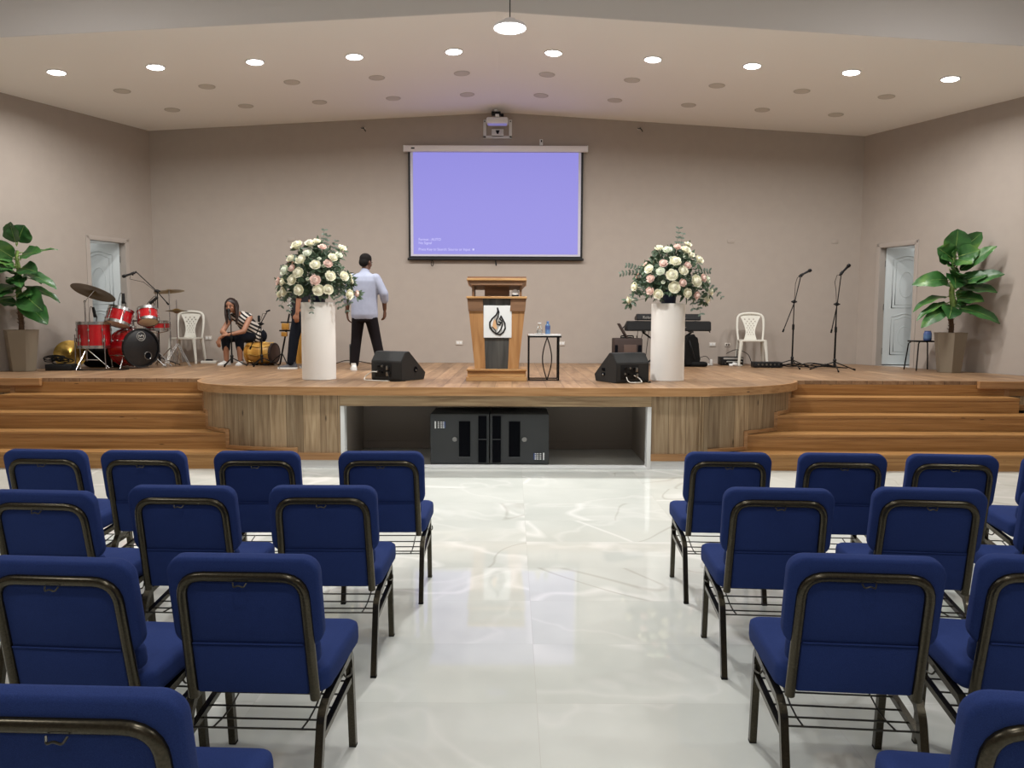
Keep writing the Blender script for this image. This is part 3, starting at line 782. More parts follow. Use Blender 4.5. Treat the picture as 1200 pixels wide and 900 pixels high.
bm = new_bm(); prism(bm, [px2(*p) for p in cr2([(275, 490), (300, 480), (285, 540), (245, 575), (255, 540), (275, 490)])], .0055, FL)
prism(bm, [px2(*p) for p in cr2([(335, 460), (345, 500), (320, 550), (312, 520), (335, 460)])], .0055, FL)
prism(bm, [px2(*p) for p in cr2([(180, 430), (215, 380), (200, 430), (190, 490), (172, 470), (180, 430)])], .0055, FL); link('flame_white', bm, M_sign, sign, smooth=False)
bm = new_bm(); ribbon(bm, outer, .0085, 0, .009); ribbon(bm, left_in, .007, 0, .0085); ribbon(bm, mid_in, .007, 0, .0085); ribbon(bm, cr2([(160, 505), (200, 500), (232, 540), (238, 580)]), .0045, 0, .008)
link('flame_outline', bm, M_logoK, sign, smooth=False)
# small white-and-black clock on the podium shelf
t = thing('desk_clock', 'small round white desk clock standing on the podium shelf', 'clock', (.035, 9.30, S + 1.011))
bm = new_bm(); lathe(bm, [(0, 0), (.04, 0), (.042, .012), (.036, .022), (0, .024)], 20, Matrix.Translation((0, 0, .045)) @ Matrix.Rotation(R(78), 4, 'X')); link('dial', bm, M_white, t)
bm = new_bm(); box(bm, (0, 0, .012), (.085, .06, .024), .008); box(bm, (0, .012, .04), (.07, .014, .06), .006); link('stand', bm, M_black, t)

tb = thing('side_table', 'thin black framed side table with white top beside the podium', 'table', (.392, 9.40, S))
bm = new_bm(); prism(bm, rrect(.40, .30, .02, 4), .018, Matrix.Translation((0, 0, .542))); link('table_top', bm, M_white, tb, angle=50)
bm = new_bm(); prism(bm, rrect(.405, .305, .02, 4), .02, Matrix.Translation((0, 0, .521))); link('top_frame', bm, M_blackm, tb, angle=50)
for x, y in ((-.19, -.14), (.17, -.14), (-.19, .14), (.17, .14)):
    bm = new_bm(); tube(bm, [(x, y, 0.005), (x, y, .522)], .0095, square=True); link('leg', bm, M_blackm, tb)
bm = new_bm(); tube(bm, [(-.19, -.14, .01), (.17, -.14, .01), (.17, .14, .01), (-.19, .14, .01)], .008, square=True, closed=True); link('base_frame', bm, M_blackm, tb)
for s in (-1, 1):
    bm = new_bm(); tube(bm, [(.03 + s * .055 * math.sin(PI * k / 14), -.142, .012 + .51 * k / 14) for k in range(15)], .007, 8); link('curved_bar', bm, M_blackm, tb)
ZT_ = S + .56
t = thing('water_glass', 'clear upturned glass carafe on a white saucer on the side table', 'glass', (.332, 9.37, ZT_))
bm = new_bm(); lathe(bm, [(0, 0), (.05, 0), (.065, .008), (.062, .010), (.045, .005), (0, .005)], 24); link('saucer', bm, M_white, t)
bm = new_bm(); lathe(bm, [(0, .006), (.034, .006), (.036, .05), (.028, .085), (.016, .105), (.015, .125)], 24); link('carafe', bm, M_glass, t)
bm = new_bm(); lathe(bm, [(0, .126), (.02, .126), (.021, .140), (0, .142)], 20); link('cap', bm, M_white, t)
t = thing('water_bottle', 'small blue water bottle standing on the side table', 'bottle', (.432, 9.36, ZT_))
bm = new_bm(); lathe(bm, [(0, 0), (.029, .0), (.031, .01), (.031, .05), (.028, .06), (.031, .07), (.031, .105), (.014, .128), (.013, .138)], 20); link('body', bm, M_bottle, t)
bm = new_bm(); lathe(bm, [(.0316, .058), (.0316, .098)], 20); link('bottle_wrap', bm, M_bluegl, t)
bm = new_bm(); lathe(bm, [(0, .156), (.015, .155), (.016, .137), (0, .136)], 16); link('cap', bm, mat('blue_cap', (90, 130, 190), .4), t)

# ================================================================ FLOWER COLUMNS
rr_ = random.Random(3)
def rose_mesh(name, seed, m):
    q = random.Random(seed); bm = new_bm()
    lathe(bm, [(0, .036), (.006, .038), (.014, .036), (.022, .026), (.024, .012), (.016, -.004), (.004, -.014)], 12)
    for ring, (n, r0, h, open_) in enumerate(((3, .014, .040, .10), (5, .022, .042, .22), (6, .032, .044, .32), (6, .040, .040, .50))):
        for k in range(n):
            a = 2 * PI * k / n + ring * .6 + q.uniform(-.15, .15); wd = r0 * q.uniform(.85, 1.1) * 1.1; hh = h * q.uniform(.9, 1.1)
            G = []
            for i in range(5):
                tt = i / 4; row = []
                rad = .006 + (r0 - .004) * (tt ** .6) * (.75 + .25 * open_) + .010 * open_ * max(0, tt - .7) * 2
                zz = -.008 + hh * tt - .010 * open_ * tt * tt * (1.2 if ring > 1 else .4) - .006 * open_ * max(0, tt - .75) * 4
                for j in range(5):
                    sdd = (j - 2) / 2; ww = wd * (.35 + .65 * math.sin(PI * min(1, .15 + tt * .8)))
                    aa = a + sdd * ww / max(rad, .01) * .75
                    row.append(bm.verts.new((rad * math.cos(aa), rad * math.sin(aa), zz - .004 * sdd * sdd)))
                G.append(row)
            for i in range(4):
                for j in range(4): bm.faces.new((G[i][j], G[i][j + 1], G[i + 1][j + 1], G[i + 1][j]))
    lathe(bm, [(.004, -.012), (.0035, -.05)], 6)
    me = bpy.data.meshes.new(name); bm.to_mesh(me); bm.free(); me.materials.append(m)
    me.polygons.foreach_set('use_smooth', [True] * len(me.polygons)); return me
ROSE = {'c': [rose_mesh('rose', k, M_cream) for k in range(3)], 'p': [rose_mesh('rose', k + 9, M_pink) for k in range(2)], 'w': [rose_mesh('rose', 20, M_whitep)]}
def leaf_quad(bm, p, d, n, L, W, fold=.25, seg=3, mi=0):
    """one leaf from p along d with normal n"""
    d = d.normalized(); s = d.cross(n).normalized(); n = s.cross(d).normalized()
    rows = []
    for i in range(seg + 1):
        t = i / seg; wv = W * math.sin(PI * (0.08 + .88 * t)) ** .8; c = p + d * (L * t) - n * (L * .18 * t * t)
        rows.append([bm.verts.new(c - s * wv + n * wv * fold), bm.verts.new(c), bm.verts.new(c + s * wv + n * wv * fold)])
    for a, b in zip(rows[:-1], rows[1:]):
        bm.faces.new((a[0], a[1], b[1], b[0])).material_index = mi; bm.faces.new((a[1], a[2], b[2], b[1])).material_index = mi
def arrangement(name_label, loc, roses, sprigs, colz, q):
    t = thing('flower_arrangement', name_label, 'flowers', loc)
    bm = new_bm(); lathe(bm, [(0, 0), (.085, 0), (.095, .12), (.10, .17), (.088, .172), (.08, .12), (0, .10)], 24); link('flower_pot', bm, M_navyp, t)
    # roses
    pts = []
    for (x, z, r, k) in roses:
        rho = math.hypot(x / .52, (z - .34) / .42); y = -.34 * math.sqrt(max(0.04, 1 - rho * rho)) if rho < 1 else q.uniform(-.08, .05)
        pts.append((x, y, z, r, k))
    for k in range(9):      # small white filler blooms between the big roses
        a = q.uniform(0, 2 * PI); f = q.uniform(.25, .9); x, z = .38 * f * math.cos(a), .34 + .30 * f * math.sin(a)
        pts.append((x, -.30 * math.sqrt(1 - .8 * f * f), z, .030, 'w'))
    for k in range(14):     # the far side of the dome
        a = q.uniform(0.1, PI - .1); e = q.uniform(.1, 1.2)
        pts.append((.40 * math.cos(a) * math.cos(e), .30 * math.sin(a) * math.cos(e), .22 + .34 * math.sin(e), .045, q.choice('cccp')))
    for (x, y, z, r, k) in pts:
        o = bpy.data.objects.new('rose', q.choice(ROSE[k])); C.objects.link(o); o.parent = t
        d = Vector((x, y - .10, (z - .18) * .9 + .05)).normalized()
        o.rotation_mode = 'QUATERNION'; o.rotation_quaternion = d.to_track_quat('Z', 'Y'); o.location = (x, y, z)
        o.scale = (r / .046,) * 3
        if k == 'p': o['label'] = 'blush pink rose'
    # leafy filling
    bm = new_bm()
    for k in range(1250):
        u = Vector((q.gauss(0, 1), q.gauss(0, 1), q.gauss(0, 1))).normalized(); f = q.uniform(.35, .98)
        p = Vector((u.x * .41 * f * (1 - .35 * max(0, u.z)), u.y * .29 * f, .30 + u.z * (.40 if u.z > 0 else .28) * f))
        if p.z < .13 and math.hypot(p.x, p.y) < .24: p.z = .13 + q.uniform(0, .08)
        d = (u + Vector((q.uniform(-.7, .7), q.uniform(-.7, .7), q.uniform(-.5, .7)))).normalized()
        n = Vector((q.uniform(-1, 1), q.uniform(-1, 1), q.uniform(.2, 1)))
        leaf_quad(bm, p, d, n, q.uniform(.045, .085), q.uniform(.010, .020))
    for (x, y, z, r, k) in pts:                                # sprays of leaf around every rose
        for j in range(13):
            d = Vector((q.uniform(-1, 1), q.uniform(-.6, .9), q.uniform(-1, .9))).normalized()
            leaf_quad(bm, Vector((x, y + .035, z - .02)) + d * .02, d, Vector((q.uniform(-1, 1), -1, q.uniform(0, 1))), q.uniform(.06, .095), q.uniform(.011, .018))
    for (x, y, z, r, k) in pts:                                # stems down to the pot
        tube(bm, [(x, y, z - .02), (x * .5, y * .5, z * .6 + .05), (x * .12, y * .12, .13)], .0028, 5)
    link('foliage', bm, M_leafback, t)
    for (a, b, c_, bend) in sprigs:                            # eucalyptus: tip position, droop
        bm = new_bm(); p0 = Vector((a * .2, b * .2, .16)); p2 = Vector((a, b, c_)); p1 = (p0 + p2) / 2 + Vector((0, 0, bend))
        P = [p0 * (1 - s) ** 2 + p1 * 2 * s * (1 - s) + p2 * s * s for s in [i / 12 for i in range(13)]]
        tube(bm, P, .0022, 5)
        for i in range(3, 13):
            dd = (P[min(i + 1, 12)] - P[i - 1]).normalized()
            for sgn in (-1, 1):
                sd = dd.cross(Vector((q.uniform(-.5, .5), -1, q.uniform(-.4, .4)))).normalized() * sgn
                leaf_quad(bm, P[i], sd + dd * .5, Vector((q.uniform(-.3, .3), -1, .4)), q.uniform(.032, .05), q.uniform(.010, .016), .1)
        link('eucalyptus_sprig', bm, M_euc, t)
    return t
def column(x, y, h, label):
    bm = new_bm(); lathe(bm, [(0, 0), (.198, 0), (.203, .004), (.203, h - .004), (.198, h), (0, h)], 48)
    o = link('flower_pedestal', bm, M_colm, loc=(x, y, S), angle=40); tag(o, label, 'pedestal'); return o
CLX, CLY, CLH = -2.365, 9.40, .935
CRX, CRY, CRH = 1.905, 9.42, .935
column(CLX, CLY, CLH, 'white cylindrical pedestal at the left of the stage, a man behind it')
column(CRX, CRY, CRH, 'white cylindrical pedestal at the right of the stage, before the keyboards')
def fromcrop(lst, ox, oy, k, cx, cy, m=96.5): return [(((ox + a / k) - cx) / m, (cy - (oy + b / k)) / m, max(.046, r / k / m * 1.28), c) for a, b, r, c in lst]
Lr = [(290, 255, 58, 'c'), (415, 235, 50, 'c'), (470, 210, 38, 'c'), (705, 270, 42, 'c'), (640, 370, 45, 'c'), (690, 340, 35, 'w'), (405, 335, 42, 'w'), (350, 400, 50, 'c'), (245, 380, 40, 'c'), (487, 445, 48, 'c'), (190, 495, 50, 'w'), (330, 520, 52, 'c'), (265, 585, 50, 'c'), (620, 545, 48, 'c'), (735, 545, 45, 'c'), (155, 690, 46, 'c'), (325, 675, 50, 'c'), (505, 675, 52, 'c'), (590, 670, 46, 'c'), (70, 705, 40, 'c'), (755, 710, 48, 'c'), (150, 600, 36, 'c'), (535, 268, 38, 'p'), (600, 430, 42, 'p'), (485, 585, 48, 'p'), (105, 590, 38, 'p'), (260, 470, 36, 'p'), (815, 700, 36, 'p')]
Rr = [(378, 277, 40, 'c'), (455, 300, 46, 'w'), (680, 235, 40, 'c'), (640, 300, 50, 'c'), (775, 395, 45, 'c'), (525, 420, 54, 'c'), (275, 495, 46, 'c'), (380, 515, 42, 'w'), (490, 555, 58, 'c'), (600, 510, 48, 'c'), (730, 610, 60, 'c'), (155, 660, 44, 'c'), (520, 670, 58, 'c'), (375, 735, 48, 'c'), (655, 725, 48, 'c'), (125, 790, 42, 'c'), (910, 775, 48, 'c'), (940, 705, 40, 'c'), (875, 585, 36, 'w'), (690, 345, 38, 'c'), (560, 268, 40, 'p'), (410, 437, 42, 'p'), (650, 455, 38, 'p'), (290, 585, 40, 'p'), (600, 625, 38, 'p'), (295, 705, 40, 'p'), (765, 745, 40, 'p'), (820, 575, 40, 'p')]
q = random.Random(11)
arrangement('cream and blush rose arrangement on the left white column', (CLX, CLY, S + CLH), fromcrop(Lr, 320, 265, 8.571, 371, 357),
            [(.10, -.05, .86, .05), (.22, .02, .74, .05), (-.42, -.05, .42, .12), (-.46, .08, .30, .15), (.42, -.12, .0, .30), (.38, -.16, -.10, .34), (.30, -.2, -.06, .30), (-.42, -.1, -.04, .32), (-.30, -.2, -.10, .28), (-.02, -.24, -.12, .26), (.12, .05, .80, .02)], CLH, q)
arrangement('cream and blush rose arrangement on the right white column', (CRX, CRY, S + CRH), fromcrop(Rr, 725, 265, 9.0, 783, 357),
            [(.10, -.05, .90, .04), (.16, .0, .84, .02), (-.52, -.05, .46, .14), (-.58, .05, .36, .18), (-.44, -.12, .0, .30), (-.46, -.1, .10, .28), (.62, -.1, .08, .26), (.56, 0, .18, .22), (.36, -.16, -.12, .32), (.26, -.2, -.06, .30), (.5, .05, .40, .14)], CRH, q)

# ================================================================ FLOOR MONITORS
def wedge(label, x, y, yaw, left):
    t = thing('stage_monitor', label, 'speaker', (x, y, S), yaw)
    # profile in (depth, height); the connector side looks to -Y, the sloping grille to +Y
    prof = [(-.215, .02), (-.215, .235), (-.135, .345), (-.06, .352), (.265, .085), (.235, .0), (-.20, .0)]
    W = .46
    Mx = Matrix(((0, 0, 1, -W / 2), (1, 0, 0, 0), (0, 1, 0, 0), (0, 0, 0, 1)))
    bm = new_bm(); prism(bm, prof, W, Mx); bmesh.ops.recalc_face_normals(bm, faces=bm.faces)
    bmesh.ops.bevel(bm, geom=list(bm.edges), offset=.006, segments=2, affect='EDGES'); link('cabinet', bm, M_cabmid, t, angle=30)
    bm = new_bm(); n = Vector((0, .267, .325)).normalized()
    box(bm, Vector((0, .1025, .2185)) + n * .004, (W - .05, .008, .36), .003, Matrix.Rotation(math.atan2(.267, .325) * -1 + 0, 3, 'X') @ Matrix.Rotation(0, 3, 'X')); g = bm
    bm.free(); bm = new_bm()
    a, b = Vector((0, -.045, .342)), Vector((0, .25, .10)); dd = (b - a); pts = []
    for sx in (-1, 1):
        for p in (a, b): pts.append(p + Vector((sx * (W / 2 - .03), 0, 0)) + n * .003)
    vs = [bm.verts.new(p) for p in (pts[0], pts[1], pts[3], pts[2])]; f = bm.faces.new(vs); r_ = bmesh.ops.extrude_face_region(bm, geom=[f])
    for v in [e for e in r_['geom'] if isinstance(e, bmesh.types.BMVert)]: v.co += n * .008
    link('grille', bm, M_grille, t, smooth=False)
    bm = new_bm(); box(bm, (-.045, -.214, .13), (.25, .012, .17), .004); pn = link('connector_panel', bm, M_black, t)
    for k, (px_, pz) in enumerate(((-.11, .17), (-.05, .175), (.01, .17), (-.12, .11), (-.06, .10))):
        bm = new_bm(); lathe(bm, [(0, .018), (.012, .018), (.013, 0)], 12, Matrix.Translation((px_, -.219, pz)) @ Matrix.Rotation(PI / 2, 4, 'X')); link('socket', bm, M_steel if k % 2 else M_blackm, pn)
    bm = new_bm(); box(bm, (.035, -.232, .155), (.03, .03, .05), .004); box(bm, (.04, -.235, .085), (.034, .03, .05), .004); link('plug', bm, M_steel, pn)
    bm = new_bm(); tube(bm, fillet([(-.12, -.23, .10), (-.17, -.27, .11), (-.26, -.29, .05), (-.25, -.33, .007), (-.12, -.34, .007), (.02, -.33, .007), (.12, -.30, .007)] if left else [(-.10, -.23, .07), (-.10, -.27, .012), (-.02, -.33, .012), (.08, -.30, .012), (.06, -.25, .06), (.0, -.235, .09)], .05, 5), .006, 8); link('cable', bm, M_whitec, t)
    bm = new_bm(); tube(bm, fillet([(.06, -.235, .08), (.10, -.29, .06), (.13, -.32, .008), (.2, -.30, .008), (.26, -.18, .008)], .04, 4), .006, 8); link('cable', bm, M_rubber, t)
    for s in (-1, 1):
        bm = new_bm(); lathe(bm, [(0, .002), (.030, .002), (.034, .004), (.036, 0)], 18, Matrix.Translation((s * (W / 2), .06, .13)) @ Matrix.Rotation(s * PI / 2, 4, 'Y')) if left else box(bm, (s * (W / 2 + .001), .06, .15), (.006, .07, .035), .002)
        if not left: box(bm, (s * (W / 2 + .001), .06, .095), (.006, .07, .035), .002)
        link('side_socket', bm, M_grille, t)
        bm = new_bm(); ball(bm, (s * (W / 2 + .004), .062, .12 if left else .085), .012); link('side_stud', bm, M_steel, t)
    for x_ in (-.2, .2):
        for y_ in (-.18, .2):
            pass
    return t
wedge('black wedge floor monitor left of the podium at the stage edge', -1.40, 9.36, R(-30), True)
wedge('black wedge floor monitor right of the podium at the stage edge', 1.32, 9.16, R(26), False)

# ================================================================ SUBWOOFERS IN THE RECESS
def sub(label, x, mirror):
    t = thing('subwoofer', label, 'speaker', (x, 8.46, .026)); s = -1 if mirror else 1
    W, H2, D = .655, .56, .62
    bm = new_bm(); box(bm, (0, D / 2 + .012, H2 / 2), (W, D, H2), .006); link('cabinet', bm, M_cab, t)
    bm = new_bm(); box(bm, (s * .255, .008, H2 / 2), (.095, .02, H2 - .04), .002); link('port', bm, M_grille, t)
    bm = new_bm(); box(bm, (s * .255, -.003, H2 / 2), (.095, .006, .010)); box(bm, (s * .305, -.003, H2 / 2), (.006, .006, H2 - .03)); link('port_brace', bm, M_cab, t)
    bm = new_bm(); box(bm, (s * .055, .008, H2 / 2 - .0), (.125, .02, .40), .002); link('handle_recess', bm, M_grille, t)
    bm = new_bm(); box(bm, (s * .055, -.001, .075), (.135, .012, .02), .003); link('handle_lip', bm, M_cab, t)
    bm = new_bm(); lathe(bm, [(0, .006), (.012, .006), (.013, .010), (.025, .010), (.028, 0)], 24, Matrix.Translation((s * -.055, .004, H2 / 2)) @ Matrix.Rotation(PI / 2, 4, 'X')); link('badge', bm, M_steel, t)
    bm = new_bm()
    zc = .44 if s > 0 else .09
    xs = [-.27, -.235, -.205, -.18] if s > 0 else [.27, .235, .205, .18]
    for k, xx in enumerate(xs):
        if k == 0: box(bm, (xx, .002, zc), (.016, .004, .08), .001)
        else:
            for j in range(4): box(bm, (xx, .002, zc - .03 + j * .02), (.018, .004, .011), .001)
    link('model_lettering', bm, M_sign, t)
    bm = new_bm(); box(bm, (xs[3] * .96, .0035, zc), (.03, .003, .075), .001); link('blue_mark', bm, M_bluegl, t)
    for fx in (-.25, .25):
        for fy in (.10, .5):
            pass
    return t
sub('black subwoofer cabinet in the stage recess, its port on the right', -.58, False)
sub('black subwoofer cabinet in the stage recess, its port on the left', .085, True)

# ================================================================ SCREEN, PROJECTOR, WALL FITTINGS
t = thing('projection_screen', 'large lavender lit projection screen hanging on the back wall', 'screen', (-.285, YB - .06, 0))
bm = new_bm(); box(bm, (0, 0, 4.478), (3.07, .10, .10), .012); cs = link('case', bm, M_case, t)
bm = new_bm(); box(bm, (-1.38, -.051, 4.48), (.06, .004, .022), .001); link('case_mark', bm, M_black, cs)
for s in (-1, 1):
    bm = new_bm(); box(bm, (s * 1.53, 0, 4.478), (.02, .108, .108), .008); link('end_cap', bm, M_white, cs)
FX0, FX1, FZ0, FZ1 = -1.465, 1.465, 2.66, 4.43
bm = new_bm(); box(bm, (0, 0, (FZ0 + FZ1) / 2), (FX1 - FX0, .004, FZ1 - FZ0)); link('black_border', bm, M_black, t, smooth=False)
bm = new_bm(); box(bm, (0, -.003, (FZ0 + FZ1) / 2 + .02), (FX1 - FX0 - .07, .004, FZ1 - FZ0 - .05)); link('margin', bm, M_scredge, t, smooth=False)
bm = new_bm(); box(bm, (.0, -.005, (FZ0 + FZ1) / 2 + .035), (FX1 - FX0 - .16, .003, FZ1 - FZ0 - .085)); pic = link('lit_picture', bm, M_screen, t, smooth=False)
bm = new_bm(); tube(bm, [(FX0 - .02, 0, FZ0 - .005), (FX1 + .02, 0, FZ0 - .005)], .022, 10); link('bottom_bar', bm, M_black, t)
for xx in (-1.07, 0):
    bm = new_bm(); tube(bm, [(xx + .02 * math.cos(2 * PI * k / 14), 0, FZ0 - .075 + .045 * math.sin(2 * PI * k / 14)) for k in range(14)] if xx else [(xx, 0, FZ0 - .02), (xx + .005, 0, FZ0 - .06), (xx + .012, -.006, FZ0 - .11)], .006 if xx else .012, 6, closed=bool(xx)); link('pull_loop', bm, M_black, t)
for (x_, z_, s_) in ((-1.30, 2.965, 'Format : AUTO'), (-1.30, 2.905, 'No Signal'), (-1.30, 2.80, 'Press Key to Search: Source or Input')):
    text_part('lettering', s_, .058, M_scrtext, pic, Matrix.Translation((x_, -.0075, z_)) @ FACE_CAM)
bm = new_bm(); box(bm, (-.375, -.0075, 2.818), (.03, .002, .03)); link('cursor', bm, M_scrtext, pic)
t = thing('wall_projector', 'white short throw projector on a wall bracket above the screen', 'projector', (-.255, YB, 4.82))
bm = new_bm()
for (cx, cz, sx, sz) in ((-.215, .0, .05, .30), (.215, .0, .05, .30), (0, -.135, .48, .045), (0, -.07, .20, .13)): box(bm, (cx, -.012, cz), (sx, .022, sz), .004)
pl = link('wall_plate', bm, M_white, t)
for sx in (-1, 1):
    for sz in (-.135, .12):
        bm = new_bm(); lathe(bm, [(0, .004), (.011, .004), (.011, 0)], 10, Matrix.Translation((sx * .215, -.023, sz)) @ Matrix.Rotation(PI / 2, 4, 'X')); link('bolt', bm, M_blackm, pl)
bm = new_bm(); prism(bm, [(-.035, .03), (.035, .03), (.012, -.03), (-.012, -.03)], .004, Matrix.Translation((0, -.024, -.055)) @ FACE_CAM); link('plate_slot', bm, M_black, pl)
bm = new_bm(); box(bm, (0, -.22, .115), (.06, .42, .045), .008); link('arm', bm, M_white, t)
bm = new_bm(); box(bm, (0, -.28, .055), (.36, .30, .10), .035, (R(6), 0, 0), 4); body = link('body', bm, M_white, t)
bm = new_bm(); box(bm, (-.0, -.30, .002), (.31, .20, .02), .006, (R(6), 0, 0)); link('lens_recess', bm, mat('lens_window', (150, 150, 196), .2, emit=(150, 146, 230), estr=.35), body)
bm = new_bm(); box(bm, (-.02, -.28, .18), (.15, .10, .05), .008); box(bm, (.08, -.30, .15), (.05, .07, .035), .008); link('mount_block', bm, M_black, t)
bm = new_bm(); tube(bm, [(-.02, -.28, .20), (-.02, -.28, .245)], .03, 10); link('ceiling_post', bm, M_white, t)
t = thing('wall_sensor', 'tiny white box with a dark lens above the screen case', 'sensor', (.475, YB, 4.60))
bm = new_bm(); box(bm, (0, -.018, 0), (.055, .034, .10), .006); link('body', bm, M_white, t)
bm = new_bm(); box(bm, (.004, -.037, .018), (.022, .006, .035), .002); link('lens', bm, M_black, t)
for (x_, z_, lab) in ((-2.50, 4.79, 'short cable ends poking from the back wall left of the projector'), (2.12, 4.80, 'short cable ends poking from the back wall right of the projector')):
    t = thing('cable_outlet', lab, 'cable', (x_, YB, z_))
    bm = new_bm(); tube(bm, [(0, .0, .03), (0, -.05, .035), (.03, -.06, .0), (.045, -.06, -.03)], .008, 6); tube(bm, [(0, 0, .03), (-.02, -.05, .02), (-.035, -.05, .035)], .007, 6); link('wire', bm, M_blackm, t)
    bm = new_bm(); box(bm, (0, -.004, .03), (.07, .008, .03), .003); link('plate', bm, M_plate, t)
def plate(x_, z_, lab, dark=False, wd=.115, ht=.07, cat='outlet', nm='wall_outlet'):
    t = thing(nm, lab, cat, (x_, YB, z_))
    bm = new_bm(); box(bm, (0, -.006, 0), (wd, .012, ht), .004); link('plate', bm, M_plate, t)
    if cat == 'outlet':
        for s in (-1, 1):
            bm = new_bm(); box(bm, (s * wd * .22, -.012, 0), (wd * .3, .004, ht * .55), .002); link('socket', bm, M_dkplate if dark else M_white, t)
    else:
        bm = new_bm(); box(bm, (0, -.013, 0), (wd * .3, .006, ht * .6), .002); link('rocker', bm, M_plate, t)
plate(-.905, 1.24, 'white wall outlet between the left monitor and the podium')
plate(.845, 1.235, 'white wall outlet just right of the side table')
plate(3.43, 1.23, 'white wall outlet to the right of the keyboards')
plate(3.69, 1.225, 'open brown wall outlet near the right white chair', True, .09, .06)
plate(-5.20, 1.31, 'white wall outlet beside the left white chair')
for x_, z_, lab in ((-3.75, 2.98, 'blank wall plate above the left flowers'), (3.70, 2.98, 'blank wall plate above and right of the right flowers'), (5.46, 2.98, 'blank wall plate above the right microphones')):
    t = thing('blank_plate', lab, 'wall plate', (x_, YB, z_)); bm = new_bm(); box(bm, (0, -.004, 0), (.115, .008, .07), .003); link('cover', bm, M_wall, t)

# ================================================================ POTTED PLANTS
def big_leaf(bm, p0, p1, n, W, droop=.08, fold=.18, pet=.16, wav=0.0, seg=9):
    p0, p1, n = Vector(p0), Vector(p1), Vector(n)
    d = (p1 - p0); L = d.length; d.normalize(); s = d.cross(n).normalized(); n = s.cross(d).normalized()
    a = p0 + d * L * pet
    tube(bm, [p0, p0 + d * L * pet * .5 + n * .005, a], [.009, .007, .005], 6, mi=1)
    rows = []
    for i in range(seg + 1):
        t = i / seg; wv = W * (math.sin(PI * min(.985, .03 + .96 * t ** .80))) ** .62
        if i == seg: wv = .004
        c = a + d * (L * (1 - pet) * t) + n * (droop * L * (t - t * t * 1.9))
        row = []
        for j in range(-3, 4):
            u = j / 3; row.append(bm.verts.new(c + s * wv * u * math.cos(fold * abs(u)) + n * (wv * abs(u) * fold + wav * .012 * math.sin(t * 14 + u * 3) * abs(u))))
        rows.append(row)
    for A, B in zip(rows[:-1], rows[1:]):
        for j in range(6): bm.faces.new((A[j], A[j + 1], B[j + 1], B[j])).material_index = 0
    tube(bm, [a + d * (L * (1 - pet) * t) + n * (droop * L * (t - t * t * 1.9) + .001) for t in (0, .25, .5, .75, .97)], [.005, .004, .003, .0025, .001], 5, mi=1)
def leafmat(name, c1, c2):
    m = bpy.data.materials.new(name); m.use_nodes = True; nt = m.node_tree; b = nt.nodes['Principled BSDF']
    tc = nt.nodes.new('ShaderNodeTexCoord'); n = nt.nodes.new('ShaderNodeTexNoise'); n.inputs['Scale'].default_value = 3.2; n.inputs['Detail'].default_value = 6
    nt.links.new(tc.outputs['Object'], n.inputs['Vector'])
    nt.links.new(ramp(nt, n.outputs['Fac'], [(0.35, rgba(c1)), (0.58, rgba(c2)), (.72, rgba((104, 142, 66)))]), b.inputs['Base Color'])
    b.inputs['Roughness'].default_value = .38; return m
M_big = leafmat('ficus_leaf', (30, 64, 32), (54, 102, 46))
